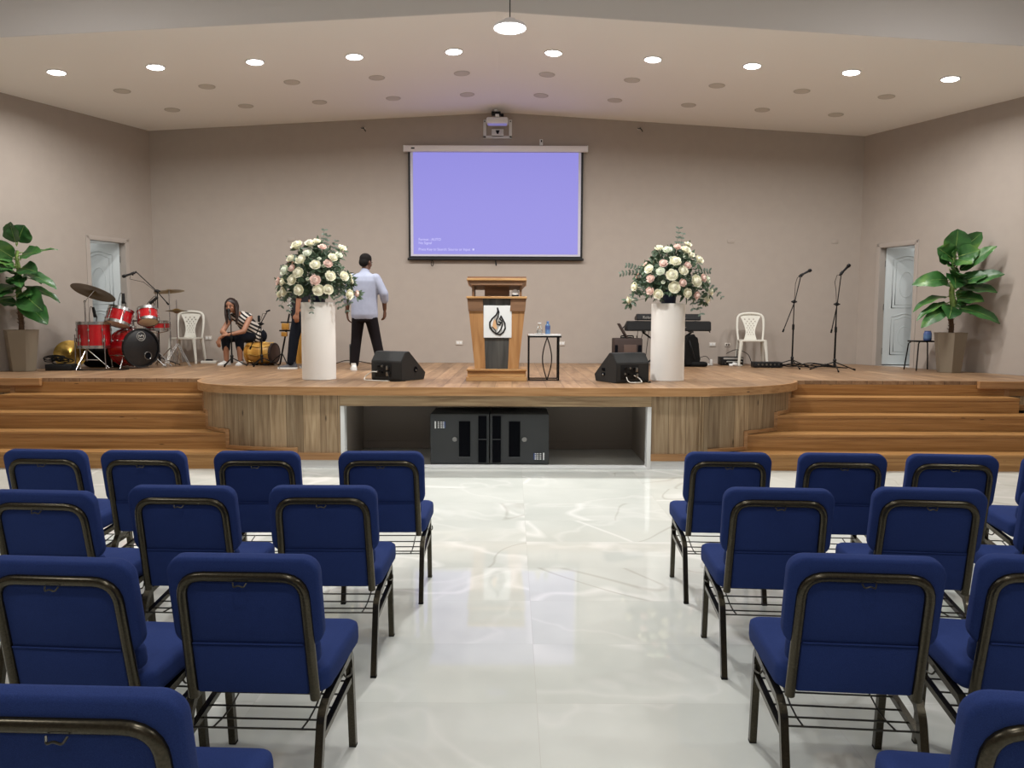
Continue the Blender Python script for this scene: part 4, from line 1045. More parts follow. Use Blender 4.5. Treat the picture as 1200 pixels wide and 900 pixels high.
def potted(label, loc, leaves, stem_top, kx=1.0, kz=1.0):
    t = thing('potted_plant', label, 'plant', (*loc, S), 0)
    bm = new_bm(); rings = []
    for (hw, z) in ((.140, 0), (.145, .01), (.200, .56), (.204, .575), (.190, .575), (.180, .53)):
        pts = [(math.cos(PI / 3 * k + .25) * hw * 1.10, math.sin(PI / 3 * k + .25) * hw * 1.10) for k in range(6)]
        rings.append([bm.verts.new((x, y, z)) for x, y in pts])
    for A, B in zip(rings[:-1], rings[1:]):
        for j in range(6): bm.faces.new((A[j], A[(j + 1) % 6], B[(j + 1) % 6], B[j]))
    bm.faces.new(rings[0][::-1]); bm.faces.new(rings[-1]); link('planter', bm, M_pot, t, smooth=False)
    bm = new_bm(); lathe(bm, [(0, .56), (.10, .555), (.17, .545)], 14)
    for k in range(26):
        a = rnd.uniform(0, 6.28); r = rnd.uniform(0, .16); ball(bm, (r * math.cos(a), r * math.sin(a), .55), rnd.uniform(.012, .028), u=6, v=4)
    link('soil', bm, M_soil, t)
    bm = new_bm(); tube(bm, [(0, 0, .5), (.01, 0, .66), (-.01, .01, .80), (0, 0, .86)], [.036, .032, .032, .03], 10)
    for k in range(16):
        a = k * 2.4; z = .60 + k * .016; tube(bm, [(.028 * math.cos(a), .028 * math.sin(a), z), (.05 * math.cos(a), .05 * math.sin(a), z + .02)], [.008, .003], 5)
    link('trunk', bm, M_bark, t)
    bm = new_bm(); n = 10; tube(bm, [(.012 * math.sin(k * 1.3), .010 * math.cos(k * 1.7), .85 + (stem_top - .85) * k / n) for k in range(n + 1)], [.046 - .026 * k / n for k in range(n + 1)], 10)
    for k in range(12):
        a = k * 2.4; z = .88 + k * (stem_top - .95) / 12; tube(bm, [(.03 * math.cos(a), .03 * math.sin(a), z), (.06 * math.cos(a), .06 * math.sin(a), z + .06)], [.014, .004], 5)
    link('stem', bm, M_stem, t)
    bm = new_bm()
    for (bz, dx, dy, tz, nrm, W, drp) in leaves: big_leaf(bm, (0, 0, bz), (dx * (kx if dx > .3 else 1), dy, tz if tz < 1.3 else 1.3 + (tz - 1.3) * kz), nrm, W * 1.28, drp, wav=1.0)
    for k in range(13):                                        # smaller leaves close to the stem
        a = -PI / 2 + (k * 2.4 % 2.6 - 1.3); z = .92 + k * (stem_top - .95) / 13; L = .26 + .05 * (k % 3)
        d = Vector((math.cos(a), math.sin(a), 0)); big_leaf(bm, (0, 0, z), (L * d.x, L * d.y, z + .05 + .05 * (k % 2)), (d.x * -.3, -.7, .7), .085 + .012 * (k % 3), .10, wav=1.0)
    link('foliage', bm, [M_big, M_stem], t, angle=60)
    return t
U, FC = (0, -.35, 1), (0, -1, .25)
potted('tall potted rubber plant by the left wall beside the drums', (-6.80, 10.66),
  [(1.72, -.03, -.10, 2.19, (-.4, -1, .2), .13, .05), (1.74, .13, -.04, 2.15, (.35, -1, .2), .13, .05), (1.58, .40, -.12, 1.72, (-.1, -.75, .7), .105, .05), (1.62, .52, .1, 1.78, U, .05, .02),
   (1.42, .38, -.22, 1.40, (-.1, -.75, .7), .10, .12), (1.38, .60, -.1, 1.20, (0, -.5, 1), .075, .14), (1.20, .62, -.05, 1.02, (0, -.35, 1), .06, .14), (1.12, .48, -.30, .86, (.1, -1, .35), .14, .10), (1.02, .52, -.25, .70, (.1, -.8, .8), .12, .12), (1.0, .42, -.05, .82, (0, -.5, 1), .09, .1),
   (1.52, -.20, -.32, 1.86, (-.2, -1, .4), .11, .06), (1.45, -.30, -.42, 1.40, (-.2, -1, .5), .15, .12), (1.15, -.30, -.45, 1.02, (0, -.8, .6), .13, .12), (1.2, -.15, -.3, 1.08, (-.2, -.8, .6), .10, .12), (1.05, -.30, -.55, .88, (0, -.5, 1), .09, .1), (1.30, .20, -.30, 1.18, (.2, -.7, .7), .08, .1), (1.1, .22, -.12, .90, (.2, -.8, .5), .08, .1), (1.3, .15, .28, 1.25, U, .10, .1), (.95, .1, .30, .95, U, .09, .1)], 1.66, .95, .82)
potted('potted rubber plant by the right wall beside the black stool', (6.30, 11.06),
  [(1.66, -.02, -.10, 2.05, (-.2, -1, .25), .145, .05), (1.68, .30, -.14, 2.00, (.2, -1, .3), .10, .06), (1.60, -.28, -.10, 1.78, (-.35, -1, .2), .125, .08), (1.60, -.13, -.22, 1.70, (-.1, -1, .3), .10, .10), (1.62, .10, -.26, 1.56, (.1, -1, .15), .12, .05), (1.64, .22, -.22, 1.74, (.2, -1, .25), .11, .06),
   (1.40, .46, -.34, 1.80, (-.4, -.7, .6), .085, .05), (1.32, -.56, -.10, 1.32, (0, -.9, .5), .10, .25), (1.42, -.12, -.30, 1.22, (0, -1, .35), .12, .08), (1.28, -.50, .02, 1.28, (0, -.3, 1), .05, .10), (1.25, .52, -.45, 1.42, (-.1, -.8, .6), .10, .10), (1.22, .48, -.40, 1.18, (0, -.7, .7), .10, .10), (1.25, .26, -.34, 1.40, (0, -.8, .6), .10, .08),
   (1.10, -.58, -.05, .98, (0, -.35, 1), .065, .22), (1.08, .34, -.30, 1.04, (0, -.8, .6), .10, .08), (1.02, -.56, -.12, .84, (0, -.4, 1), .055, .20), (.96, -.52, -.22, .70, (0, -.75, .8), .085, .14), (.95, .56, -.42, .78, (0, -.8, .7), .095, .16), (.98, -.18, -.28, .80, (0, -.8, .7), .11, .10), (1.0, .22, -.12, .86, (0, -.6, .8), .08, .1), (1.2, .1, .22, 1.3, U, .1, .1)], 1.68, .80, .97)
t = thing('stool', 'low black thin-legged stool half hidden by the right planter', 'stool', (6.19, 11.58, S))
bm = new_bm(); prism(bm, rrect(.34, .34, .05, 5), .022, Matrix.Translation((0, 0, .425))); link('seat', bm, M_blackm, t, angle=50)
for sx, sy in ((-1, -1), (1, -1), (-1, 1), (1, 1)):
    bm = new_bm(); tube(bm, [(sx * .18, sy * .18, 0), (sx * .145, sy * .145, .40), (sx * .12, sy * .12, .427)], .010, 8); link('leg', bm, M_blackm, t)
t = thing('glass_jar', 'blue glass jar standing on the low black stool', 'jar', (6.23, 11.54, S + .448))
bm = new_bm(); lathe(bm, [(0, 0), (.05, 0), (.058, .012), (.058, .105), (.045, .13), (.048, .145), (.043, .145), (.04, .13), (.05, .10), (.05, .015), (0, .012)], 24); link('jar_body', bm, M_bluegl, t)
bm = new_bm(); lathe(bm, [(.0585, .03), (.0585, .09)], 24); link('band', bm, M_bottle, t)

# ================================================================ WHITE RESIN CHAIRS
def resin_chair(label, loc, rz):
    t = thing('plastic_chair', label, 'chair', loc, rz)      # faces -Y
    bm = new_bm()
    M = Matrix.Translation((0, -.02, .425)); rings = []
    for ins, z in ((-.01, -.03), (0, -.022), (.0, 0), (-.02, .012)):
        rings.append([bm.verts.new(M @ Vector((x * (1 + .06 * (-y)), y, z - (.012 if ins == -.02 else 0)))) for x, y in rrect(.43 + 2 * ins, .42 + 2 * ins, .06, 5)])
    for A, B in zip(rings[:-1], rings[1:]):
        for j in range(len(A)): bm.faces.new((A[j], A[(j + 1) % len(A)], B[(j + 1) % len(A)], B[j]))
    bm.faces.new(rings[-1]); bm.faces.new(rings[0][::-1]); link('seat', bm, M_plasw, t)
    def bp(x, z): return Vector((x, .17 + (z - .42) * .22, z))
    bm = new_bm(); P = fillet([bp(-.195, .41), bp(-.215, .62), bp(-.205, .835), bp(0, .865), bp(.205, .835), bp(.215, .62), bp(.195, .41)], .09, 6)
    tube(bm, P, [.017 + .006 * math.sin(PI * i / (len(P) - 1)) for i in range(len(P))], 10); link('back_rim', bm, M_plasw, t, angle=60)
    # waisted lattice splat
    bm = new_bm(); rows = []
    for i in range(13):
        z = .42 + (.85 - .42) * i / 12; u = (i / 12); wd = .075 + .10 * abs(u - .30) ** 1.6 * 2.0
        rows.append([bm.verts.new(bp(-wd + 2 * wd * j / 8, z) + Vector((0, .006 * (1 - (j / 4 - 1) ** 2), 0))) for j in range(9)])
    for i in range(12):
        for j in range(8):
            if 2 <= i <= 9 and 1 <= j <= 6 and (i + j) % 2 == 0:
                q4 = [rows[i][j], rows[i][j + 1], rows[i + 1][j + 1], rows[i + 1][j]]
                c = sum((v.co for v in q4), Vector()) / 4; inn = [bm.verts.new(v.co.lerp(c, .45)) for v in q4]
                for k in range(4): bm.faces.new((q4[k], q4[(k + 1) % 4], inn[(k + 1) % 4], inn[k]))
            else: bm.faces.new((rows[i][j], rows[i][j + 1], rows[i + 1][j + 1], rows[i + 1][j]))
    r_ = bmesh.ops.extrude_face_region(bm, geom=list(bm.faces))
    for v in [e for e in r_['geom'] if isinstance(e, bmesh.types.BMVert)]: v.co.y += .012
    link('back_splat', bm, M_plasw, t, angle=30)
    for sx in (-1, 1):
        for (y0, y1, yt) in ((-.235, -.20, .40), (.25, .18, .42)):
            bm = new_bm(); tube(bm, [(sx * .222, y0, 0), (sx * .205, (y0 + y1) / 2, .22), (sx * .185, y1, yt)], [.019, .024, .032], 8); link('leg', bm, M_plasw, t)
    return t
resin_chair('white plastic chair at the back wall beside the drum kit', (-5.42, 12.80, S), R(4))
resin_chair('white plastic chair at the back wall left of the microphones', (3.93, 12.62, S), R(-10))

# ================================================================ MICROPHONES AND STANDS
def mic_bm(bm_body, bm_grill, p, d):
    d = Vector(d).normalized(); p = Vector(p)
    M = Matrix.Translation(p) @ d.to_track_quat('Z', 'Y').to_matrix().to_4x4()
    lathe(bm_body, [(0, -.075), (.011, -.075), (.012, -.06), (.017, .07), (.019, .085), (0, .086)], 12, M)
    lathe(bm_grill, [(.018, .084), (.026, .095), (.027, .115), (.020, .135), (0, .141)], 12, M)
def mic_stand(label, loc, h, boom=None, tail=None, mic_at=None, mic_dir=None, leg=.32, rz=0.0, straight=False, mlabel=None):
    t = thing('microphone_stand', label, 'microphone stand', loc, rz)
    bm = new_bm(); tube(bm, [(0, 0, .05), (0, 0, h * .62)], .012, 10); tube(bm, [(0, 0, h * .6), (0, 0, h)], .008, 8); link('pole', bm, M_blackm, t)
    bm = new_bm(); tube(bm, [(0, 0, h * .58), (0, 0, h * .66)], .019, 10); link('collar', bm, M_black, t)
    bm = new_bm(); tube(bm, [(0, 0, .06), (0, 0, .17)], .020, 10); ball(bm, (0, 0, .16), .026); link('hub', bm, M_black, t)
    for k in range(3):
        a = 2 * PI * k / 3 + .35; bm = new_bm(); ex, ey = leg * math.cos(a), leg * math.sin(a)
        tube(bm, [(0.01 * math.cos(a), .01 * math.sin(a), .13), (ex, ey, .012)], .008, 8)
        lg = link('leg', bm, M_blackm, t); b2 = new_bm(); tube(b2, [(ex * .93, ey * .93, .022), (ex * 1.02, ey * 1.02, .012)], .012, 8); link('rubber_foot', b2, M_rubber, lg)
    if boom is not None:
        bm = new_bm(); ball(bm, (0, 0, h), (.034, .026, .026)); tube(bm, [(-.045, 0, h), (.045, 0, h)], .011, 8); link('clutch', bm, M_black, t)
        bm = new_bm(); tube(bm, [tail, (0, -.02, h), boom], .0075, 8); bmm = link('boom', bm, M_blackm, t)
        b2 = new_bm(); v = (Vector(tail) - Vector((0, -.02, h))).normalized(); tube(b2, [Vector(tail) - v * .05, tail], .013, 8); link('counterweight', b2, M_rubber, bmm)
        bm = new_bm(); bo = Vector(boom); tube(bm, [bo + Vector((0, 0, -.02)), bo + Vector((-.06, -.01, -.02)), bo + Vector((-.09, -.01, -.12)), bo.lerp(Vector((0, -.02, h)), .55) + Vector((-.05, -.02, 0)), Vector((-.015, -.03, h)), (-.016, -.016, h * .5), (-.018, -.01, .1)], .0038, 6); link('cable', bm, M_rubber, t)
    if mic_at is not None:
        g = Vector(loc); Mz = Matrix.Rotation(rz, 3, 'Z')
        mt = thing('microphone', mlabel, 'microphone', loc, rz)
        b1, b2 = new_bm(), new_bm(); mic_bm(b1, b2, mic_at, mic_dir); link('mic_body', b1, M_black, mt); link('mic_grille', b2, M_blackm, mt)
        b3 = new_bm(); p = Vector(mic_at); d = Vector(mic_dir).normalized(); tube(b3, [p - d * .05, p + d * .0], .0205, 10); tube(b3, [p - d * .02 - Vector((0, 0, .035)), p - d * .02], .010, 8); link('clip', b3, M_black, t)
    return t
mic_stand('black boom microphone stand nearer to the right white chair', (4.35, 11.92, S), 1.03, (.07, -.05, 1.42), (-.16, .02, .56), (.10, -.06, 1.45), (.85, -.3, .5), .36, R(8), mlabel='black microphone on the boom stand nearer the right white chair')
mic_stand('black boom microphone stand nearer to the right side door', (4.75, 11.30, S), .98, (.03, -.05, 1.42), (-.06, .02, .56), (.05, -.06, 1.45), (.6, -.3, .75), .36, R(-4), mlabel='black microphone on the boom stand nearer the right side door')
mic_stand('black straight microphone stand in front of the seated woman', (-4.345, 11.90, S), .74, mic_at=(-.02, .0, .77), mic_dir=(-.2, .35, .75), leg=.22, mlabel='microphone just below the seated woman\'s chin')
t = mic_stand('short black microphone stand with two empty clips beside the woman', (-3.92, 12.02, S), .66, (.10, -.02, .84), (-.19, .02, .26), leg=.26)
bm = new_bm(); box(bm, (-.03, 0, .74), (.035, .04, .10), .008); box(bm, (.12, -.02, .86), (.07, .03, .025), .008, (0, R(-20), 0)); link('clip', bm, M_black, t)
mic_stand('black boom microphone stand reaching over the drum kit', (-5.49, 11.95, S), 1.16, (-.30, -.05, 1.46), (.17, .0, .95), (-.36, -.06, 1.42), (-.9, -.3, -.35), .30, 0, mlabel='microphone on the boom over the drum kit')

# ================================================================ DRUM KIT
def drum_shell(t, r, h, M, heads=(M_head, M_head), lugs=8, shell_name='shell', shell_mat=None):
    bm = new_bm(); lathe(bm, [(r, 0), (r, h)], 36, M); link(shell_name, bm, shell_mat or M_red, t)
    for k, z in enumerate((0, h)):
        s = -1 if k == 0 else 1
        bm = new_bm(); lathe(bm, [(r + .001, z - s * .035), (r + .009, z - s * .035), (r + .009, z + s * .008), (r - .006, z + s * .008)], 36, M); link('hoop', bm, M_chrome, t)
        bm = new_bm(); lathe(bm, [(0, z + s * .002), (r - .003, z + s * .002)], 36, M); link('drum_head', bm, heads[k], t)
    for k in range(lugs):
        a = 2 * PI * k / lugs + .2; c = M @ Vector(((r + .012) * math.cos(a), (r + .012) * math.sin(a), h / 2)); ax = (M.to_3x3() @ Vector((0, 0, 1))).normalized()
        bm = new_bm()
        for e in (-1, 1):
            pass
        if h > .2: tube(bm, [c + ax * h * u for u in (-.46, -.27, -.25, -.16, -.14, .14, .16, .25, .27, .46)], [.004, .004, .012, .012, .004, .004, .012, .012, .004, .004], 8)
        if h <= .2: tube(bm, [c - ax * (h * .5 - .01), c - ax * .026, c - ax * .02, c + ax * .02, c + ax * .026, c + ax * (h * .5 - .01)], [.004, .004, .011, .011, .004, .004], 8)
        link('lug', bm, M_chrome, t)
DX = -5.50
t = thing('bass_drum', 'red bass drum with black front head facing the audience', 'drum', (-5.50, 11.34, S), R(58))
Mb = Matrix.Translation((0, -.04, .305)) @ Matrix.Rotation(PI / 2, 4, 'X')
bm = new_bm(); lathe(bm, [(.272, -.36), (.272, 0)], 40, Mb); link('shell', bm, M_red, t)
for z in (-.36, 0.0):
    bm = new_bm(); lathe(bm, [(.270, z - .022), (.288, z - .022), (.288, z + .022), (.266, z + .022)], 40, Mb); link('hoop', bm, M_red if z < 0 else M_black, t)
bm = new_bm(); lathe(bm, [(0, .008), (.262, .008), (.27, .004)], 40, Mb); fh = link('front_head', bm, M_bhead, t)
bm = new_bm(); lathe(bm, [(0, -.37), (.266, -.37)], 40, Mb); link('rear_head', bm, M_head, t)
bm = new_bm(); Ml = Matrix.Translation((.0, -.05, .305)) @ FACE_CAM      # round badge and port ring on the front head
tube(bm, [Ml @ Vector((-.0 + .066 * math.cos(2 * PI * k / 24), .17 + .066 * math.sin(2 * PI * k / 24), 0)) for k in range(24)], .005, 6, closed=True)
for a, b in (((-.04, .15), (-.04, .19)), ((-.04, .19), (-.013, .165)), ((-.013, .165), (.013, .19)), ((.013, .19), (.04, .165)), ((.04, .19), (.04, .15)), ((-.035, .135), (.035, .135))):
    tube(bm, [Ml @ Vector((*a, 0)), Ml @ Vector((*b, 0))], .007, 6)
link('round_badge', bm, M_silver, fh)
bm = new_bm(); tube(bm, [Ml @ Vector((.10 + .055 * math.cos(2 * PI * k / 20), -.12 + .055 * math.sin(2 * PI * k / 20), 0)) for k in range(20)], .008, 6, closed=True); link('port_ring', bm, M_steel, fh)
bm = new_bm(); lathe(bm, [(0, .0), (.052, .0)], 20, Ml @ Matrix.Translation((.10, -.12, -.001))); link('port_hole', bm, M_grille, fh)
for k in range(8):
    a = 2 * PI * k / 8 + .39; bm = new_bm(); x_, z_ = .285 * math.cos(a), .305 + .285 * math.sin(a)
    tube(bm, [(x_, .33, z_), (x_, -.03, z_)], .0045, 6); box(bm, (x_ * 1.0, .14, z_), (.022, .06, .022), .006); tube(bm, [(x_ * 1.03, -.04, (z_ - .305) * 1.03 + .305), (x_, .02, z_)], .009, 6)
    link('lug', bm, M_chrome, t)
for s in (-1, 1):
    bm = new_bm(); tube(bm, [(s * .25, .02, .16), (s * .36, -.08, .008)], .010, 8); ball(bm, (s * .36, -.08, .014), .016); link('spur', bm, M_chrome, t)
bm = new_bm(); tube(bm, [(0, .14, .575), (0, .14, .72)], .016, 10); tube(bm, [(-.17, .14, .70), (.17, .14, .70)], .012, 8); box(bm, (0, .14, .60), (.07, .06, .05), .008); link('tom_mount', bm, M_chrome, t)
def tom(label, loc, r, h, rot, rz=0):
    t = thing('rack_tom', label, 'drum', loc, rz); M = Euler(rot).to_matrix().to_4x4() @ Matrix.Translation((0, 0, -h / 2)); drum_shell(t, r, h, M, lugs=6); return t
tom('red rack tom on the left above the bass drum', (-5.76, 11.30, S + .755), .168, .23, (R(-20), R(8), 0))
tom('red rack tom on the right above the bass drum', (-5.42, 11.46, S + .775), .14, .20, (R(-22), R(-14), 0))
t = thing('snare_drum', 'red snare drum low behind the two rack toms', 'drum', (-5.44, 11.80, S + .56)); drum_shell(t, .178, .14, Matrix(), lugs=8)
bm = new_bm(); tube(bm, [(0, 0, -.56 + .25), (0, 0, -.04)], .012, 8)
for k in range(3):
    a = 2 * PI * k / 3; tube(bm, [(.0, 0, -.33), (.20 * math.cos(a), .20 * math.sin(a), -.55)], .008, 6); tube(bm, [(0, 0, -.05), (.17 * math.cos(a), .17 * math.sin(a), -.012)], .007, 6)
link('stand', bm, M_chrome, t)
t = thing('floor_tom', 'large red floor tom standing on chrome legs', 'drum', (-6.10, 11.22, S)); drum_shell(t, .222, .37, Matrix.Translation((0, 0, .31)), lugs=8)
for a in (-.5, -1.9, -2.7, 1.0):
    bm = new_bm(); x_, y_ = .245 * math.cos(a), .245 * math.sin(a); tube(bm, fillet([(x_, y_, .50), (x_, y_, .12), (x_ * 1.06, y_ * 1.06, .02)], .05, 3), .008, 8); ball(bm, (x_ * 1.06, y_ * 1.06, .016), .016); box(bm, (x_ * .97, y_ * .97, .42), (.03, .03, .06), .006); link('leg', bm, M_chrome, t)
def cymbal_bm(bm, r, M): lathe(bm, [(0, .030), (.03, .027), (.055, .010), (r * .6, .004), (r, -.012), (r * .6, .0015), (.053, .006), (.028, .023), (0, .026)], 36, M)
t = thing('crash_cymbal', 'large tilted dark bronze cymbal on a chrome stand above the floor tom', 'cymbal', (-6.12, 11.05, S))
bm = new_bm(); cymbal_bm(bm, .30, Matrix.Translation((.12, .02, 1.11)) @ Euler((R(-23), R(10), 0)).to_matrix().to_4x4()); link('bronze', bm, M_brassd, t)
bm = new_bm(); tube(bm, [(0, 0, .12), (0, 0, .98)], .010, 8); tube(bm, [(0, 0, .97), (.13, .02, 1.13)], .006, 8); ball(bm, (0, 0, .975), .018)
for k in range(3):
    a = 2 * PI * k / 3 + .5; tube(bm, [(0, 0, .30), (.28 * math.cos(a), .28 * math.sin(a), .012)], .008, 8); tube(bm, [(0, 0, .14), (.16 * math.cos(a), .16 * math.sin(a), .135)], .006, 6)
link('stand', bm, M_chrome, t)
t = thing('ride_cymbal', 'thin brass cymbal behind the drum microphone boom', 'cymbal', (-5.42, 12.20, S))
bm = new_bm(); cymbal_bm(bm, .23, Matrix.Translation((0, 0, 1.17)) @ Euler((R(-3), R(-7), 0)).to_matrix().to_4x4()); link('bronze', bm, M_brass, t)
bm = new_bm(); tube(bm, [(0, 0, .1), (0, 0, 1.20)], .010, 8)
for k in range(3):
    a = 2 * PI * k / 3 + 1.2; tube(bm, [(0, 0, .28), (.24 * math.cos(a), .24 * math.sin(a), .012)], .008, 8)
link('stand', bm, M_chrome, t)
t = thing('hi_hat', 'pair of thin hi-hat cymbals on a chrome stand at the kit right side', 'cymbal', (-5.10, 11.72, S))
bm = new_bm(); cymbal_bm(bm, .165, Matrix.Translation((0, 0, .86))); cymbal_bm(bm, .165, Matrix.Translation((0, 0, .845)) @ Matrix.Rotation(PI, 4, 'X')); link('cymbal_pair', bm, M_brass, t)
bm = new_bm(); tube(bm, [(0, 0, .05), (0, 0, 1.02)], .009, 8)
for k in range(3):
    a = 2 * PI * k / 3 - .3
    for o_ in (-.012, .012): tube(bm, [(o_, 0, .36), (.22 * math.cos(a) + o_, .22 * math.sin(a), .012)], .006, 6)
link('stand', bm, M_chrome, t)
t = thing('leaning_cymbal', 'brass cymbal propped on edge on the stage beside the floor tom', 'cymbal', (-6.46, 11.22, S))
bm = new_bm(); cymbal_bm(bm, .215, Matrix.Translation((0, 0, .212)) @ Euler((R(72), 0, R(28))).to_matrix().to_4x4()); link('bronze', bm, M_brass, t)
t = thing('drum_bag', 'soft black drum bag lying behind the floor tom', 'bag', (-6.18, 11.66, S))
bm = new_bm(); box(bm, (0, 0, .14), (.62, .28, .28), .10, None, 5); link('body', bm, M_rubber, t)
bm = new_bm(); tube(bm, fillet([(-.1, -.12, .25), (-.1, -.14, .33), (.1, -.14, .33), (.1, -.12, .25)], .04, 4), .012, 8); link('strap', bm, M_rubber, t)
t = thing('drum_throne', 'low round black drum stool between the toms', 'stool', (-5.95, 12.04, S))
bm = new_bm(); lathe(bm, [(0, .40), (.15, .40), (.165, .42), (.165, .47), (.14, .485), (0, .488)], 24); link('seat', bm, M_rubber, t)
bm = new_bm(); tube(bm, [(0, 0, .12), (0, 0, .41)], .016, 10)
for k in range(3):
    a = 2 * PI * k / 3 + .2; tube(bm, [(0, 0, .28), (.25 * math.cos(a), .25 * math.sin(a), .012)], .010, 8)
link('base', bm, M_chrome, t)
for (p, d, lab) in (((-6.10, 11.26, S + .80), (.25, -.1, -1), 'small clip microphone on the rim of the floor tom'), ((-5.70, 11.32, S + 1.00), (0, -.05, -1), 'small clip microphone on the left rack tom'), ((-5.36, 11.50, S + .99), (-.8, -.1, -.7), 'small clip microphone on the right rack tom')):
    t = thing('drum_microphone', lab, 'microphone', p)
    b1, b2 = new_bm(), new_bm(); dd = Vector(d).normalized(); M = Matrix.Translation(dd * -.02) @ dd.to_track_quat('Z', 'Y').to_matrix().to_4x4()
    lathe(b1, [(0, -.08), (.018, -.08), (.021, -.02), (.021, .05), (0, .055)], 12, M); lathe(b2, [(.021, .03), (.024, .05), (.02, .07), (0, .074)], 12, M)
    link('mic_body', b1, M_black, t); link('mic_grille', b2, M_blackm, t)
    b3 = new_bm(); tube(b3, fillet([dd * -.08, dd * -.10 + Vector((-.05, .02, .02)), Vector((-.10, .04, -.03)), Vector((-.10, .05, -.16))], .04, 4), .004, 6); link('cable', b3, M_rubber, t)
    b4 = new_bm(); tube(b4, [(0, .02, -.0), (.0, .06, -.04), (0, .04, -.11)], .007, 6); link('rim_clip', b4, M_black, t)
t = thing('cable_pile', 'coil of black cables on a stage box beside the left planter', 'cables', (-6.42, 10.80, S))
bm = new_bm(); box(bm, (.04, .05, .045), (.34, .22, .09), .008, (0, 0, R(10))); link('stage_box', bm, M_black, t)
bm = new_bm(); q = random.Random(5)
for k in range(9):
    cx, cy, rr2, tz = q.uniform(-.08, .10), q.uniform(-.02, .08), q.uniform(.07, .13), q.uniform(-.5, .5)
    tube(bm, [(cx + rr2 * math.cos(a), cy + rr2 * .5 * math.sin(a) , .10 + .012 * k * .6 + .085 * (math.sin(a) * tz + .35)) for a in [2 * PI * i / 20 for i in range(20)]], .007, 6, closed=True)
link('coil', bm, M_rubber, t)
bm = new_bm()
for k in range(4):
    tube(bm, fillet([(.15, .02 * k, .05), (.30, -.05 + .04 * k, .007), (.55, .12 - .03 * k, .007), (.9, .1 + .05 * k, .007)], .1, 5), .007, 6)
link('cable', bm, M_rubber, t)

# ================================================================ KEYBOARDS, AMPLIFIER, SMALL GEAR
KX, KY = 2.50, 12.42
def keyboard(label, z, W, D, H2, tilt, txt):
    t = thing('keyboard', label, 'keyboard', (KX, KY, S + z), 0)
    Mx = Matrix(((0, 0, 1, -W / 2), (1, 0, 0, 0), (0, 1, 0, 0), (0, 0, 0, 1)))
    bm = new_bm(); prism(bm, [(-D / 2, .012), (-D / 2 + .02, H2), (-D / 2 + .10, H2 + .012), (D / 2 - .14, H2 * .75), (D / 2, H2 * .6), (D / 2, .0), (-D / 2 + .03, .0)], W, Mx @ Matrix.Rotation(tilt, 4, 'Z')); bmesh.ops.bevel(bm, geom=list(bm.edges), offset=.008, segments=2, affect='EDGES'); link('case', bm, M_black, t, angle=30)
    bm = new_bm(); rot = Matrix.Rotation(tilt, 3, 'X')
    for k in range(int(W / .0235) - 3):
        c = rot @ Vector((-W / 2 + .05 + k * .0235, D / 2 - .07, H2 * .78)); box(bm, c, (.0225, .14, .012), .001, rot)
    link('white_keys', bm, M_white, t)
    bm = new_bm()
    for k in range(int(W / .0235) - 4):
        if k % 7 in (2, 6): continue
        c = rot @ Vector((-W / 2 + .062 + k * .0235, D / 2 - .10, H2 * .78 + .012)); box(bm, c, (.012, .085, .012), .001, rot)
    link('black_keys', bm, M_black, t)
    if txt: text_part('lettering', txt, .062, M_silver, t, Matrix.Translation((-W / 2 + .09, -D / 2 - .0015, H2 * .28)) @ FACE_CAM)
    bm = new_bm()
    for k in range(7): box(bm, (-.28 + k * .09, -D / 2 + .002, H2 * .4), (.02, .012, .016), .002)
    link('sockets', bm, M_steel, t)
    return t
keyboard('long black keyboard on the lower tier behind the right column', .565, 1.34, .33, .150, 0, None)
keyboard('shorter black keyboard on the upper tier behind the right column', .735, 1.02, .27, .095, 0, 'Roland')
t = thing('keyboard_stand', 'black two-tier keyboard stand behind the right white column', 'stand', (KX, KY, S))
for s in (-1, 1):
    bm = new_bm(); tube(bm, [(-s * .36, s * .02, .02), (s * .40, s * .02, .545)], .015, square=True); link('cross_bar', bm, M_blackm, t)
    bm = new_bm(); tube(bm, [(s * .38, -.17, .552), (s * .38, .17, .552)], .011, 8); tube(bm, [(s * .69, .0, .55), (s * .70, .18, .60), (s * .60, .19, .70), (s * .46, .05, .722)], .010, 8); link('arm', bm, M_blackm, t)
    bm = new_bm(); tube(bm, [(s * .36, -.2, .016), (s * .36, .2, .016)], .014, 8); link('foot', bm, M_blackm, t)
t = thing('gig_bag', 'slumped black padded bag on the stage right of the right column', 'bag', (2.86, 12.30, S))
bm = new_bm(); prism(bm, [(-.13, 0), (.13, 0), (.135, .12), (.11, .40), (.075, .50), (0, .53), (-.10, .50), (-.13, .3)], -.2, Matrix.Translation((0, -.1, 0)) @ FACE_CAM); bmesh.ops.bevel(bm, geom=list(bm.edges), offset=.035, segments=3, affect='EDGES')
box(bm, (.12, -.02, .04), (.26, .22, .08), .035, None, 3); link('body', bm, M_rubber, t, angle=60)
bm = new_bm(); tube(bm, fillet([(-.05, -.11, .42), (-.02, -.15, .30), (.04, -.12, .12)], .05, 4), .012, 6); link('strap', bm, M_black, t)
t = thing('guitar_amplifier', 'dark brown amplifier box behind the right floor monitor', 'amplifier', (1.86, 12.45, S))
bm = new_bm(); box(bm, (0, 0, .235), (.46, .28, .43), .02); link('cabinet', bm, M_amp, t)
bm = new_bm(); box(bm, (.03, -.142, .22), (.20, .012, .25), .004); link('back_panel', bm, M_ampgr, t)
bm = new_bm(); box(bm, (-.19, -.141, .22), (.045, .01, .24), .003); box(bm, (.185, -.141, .22), (.06, .01, .24), .003); link('vent', bm, M_grille, t)
bm = new_bm(); tube(bm, fillet([(-.1, 0, .45), (-.1, 0, .485), (.1, 0, .485), (.1, 0, .45)], .02, 3), .010, 8); link('handle', bm, M_rubber, t)
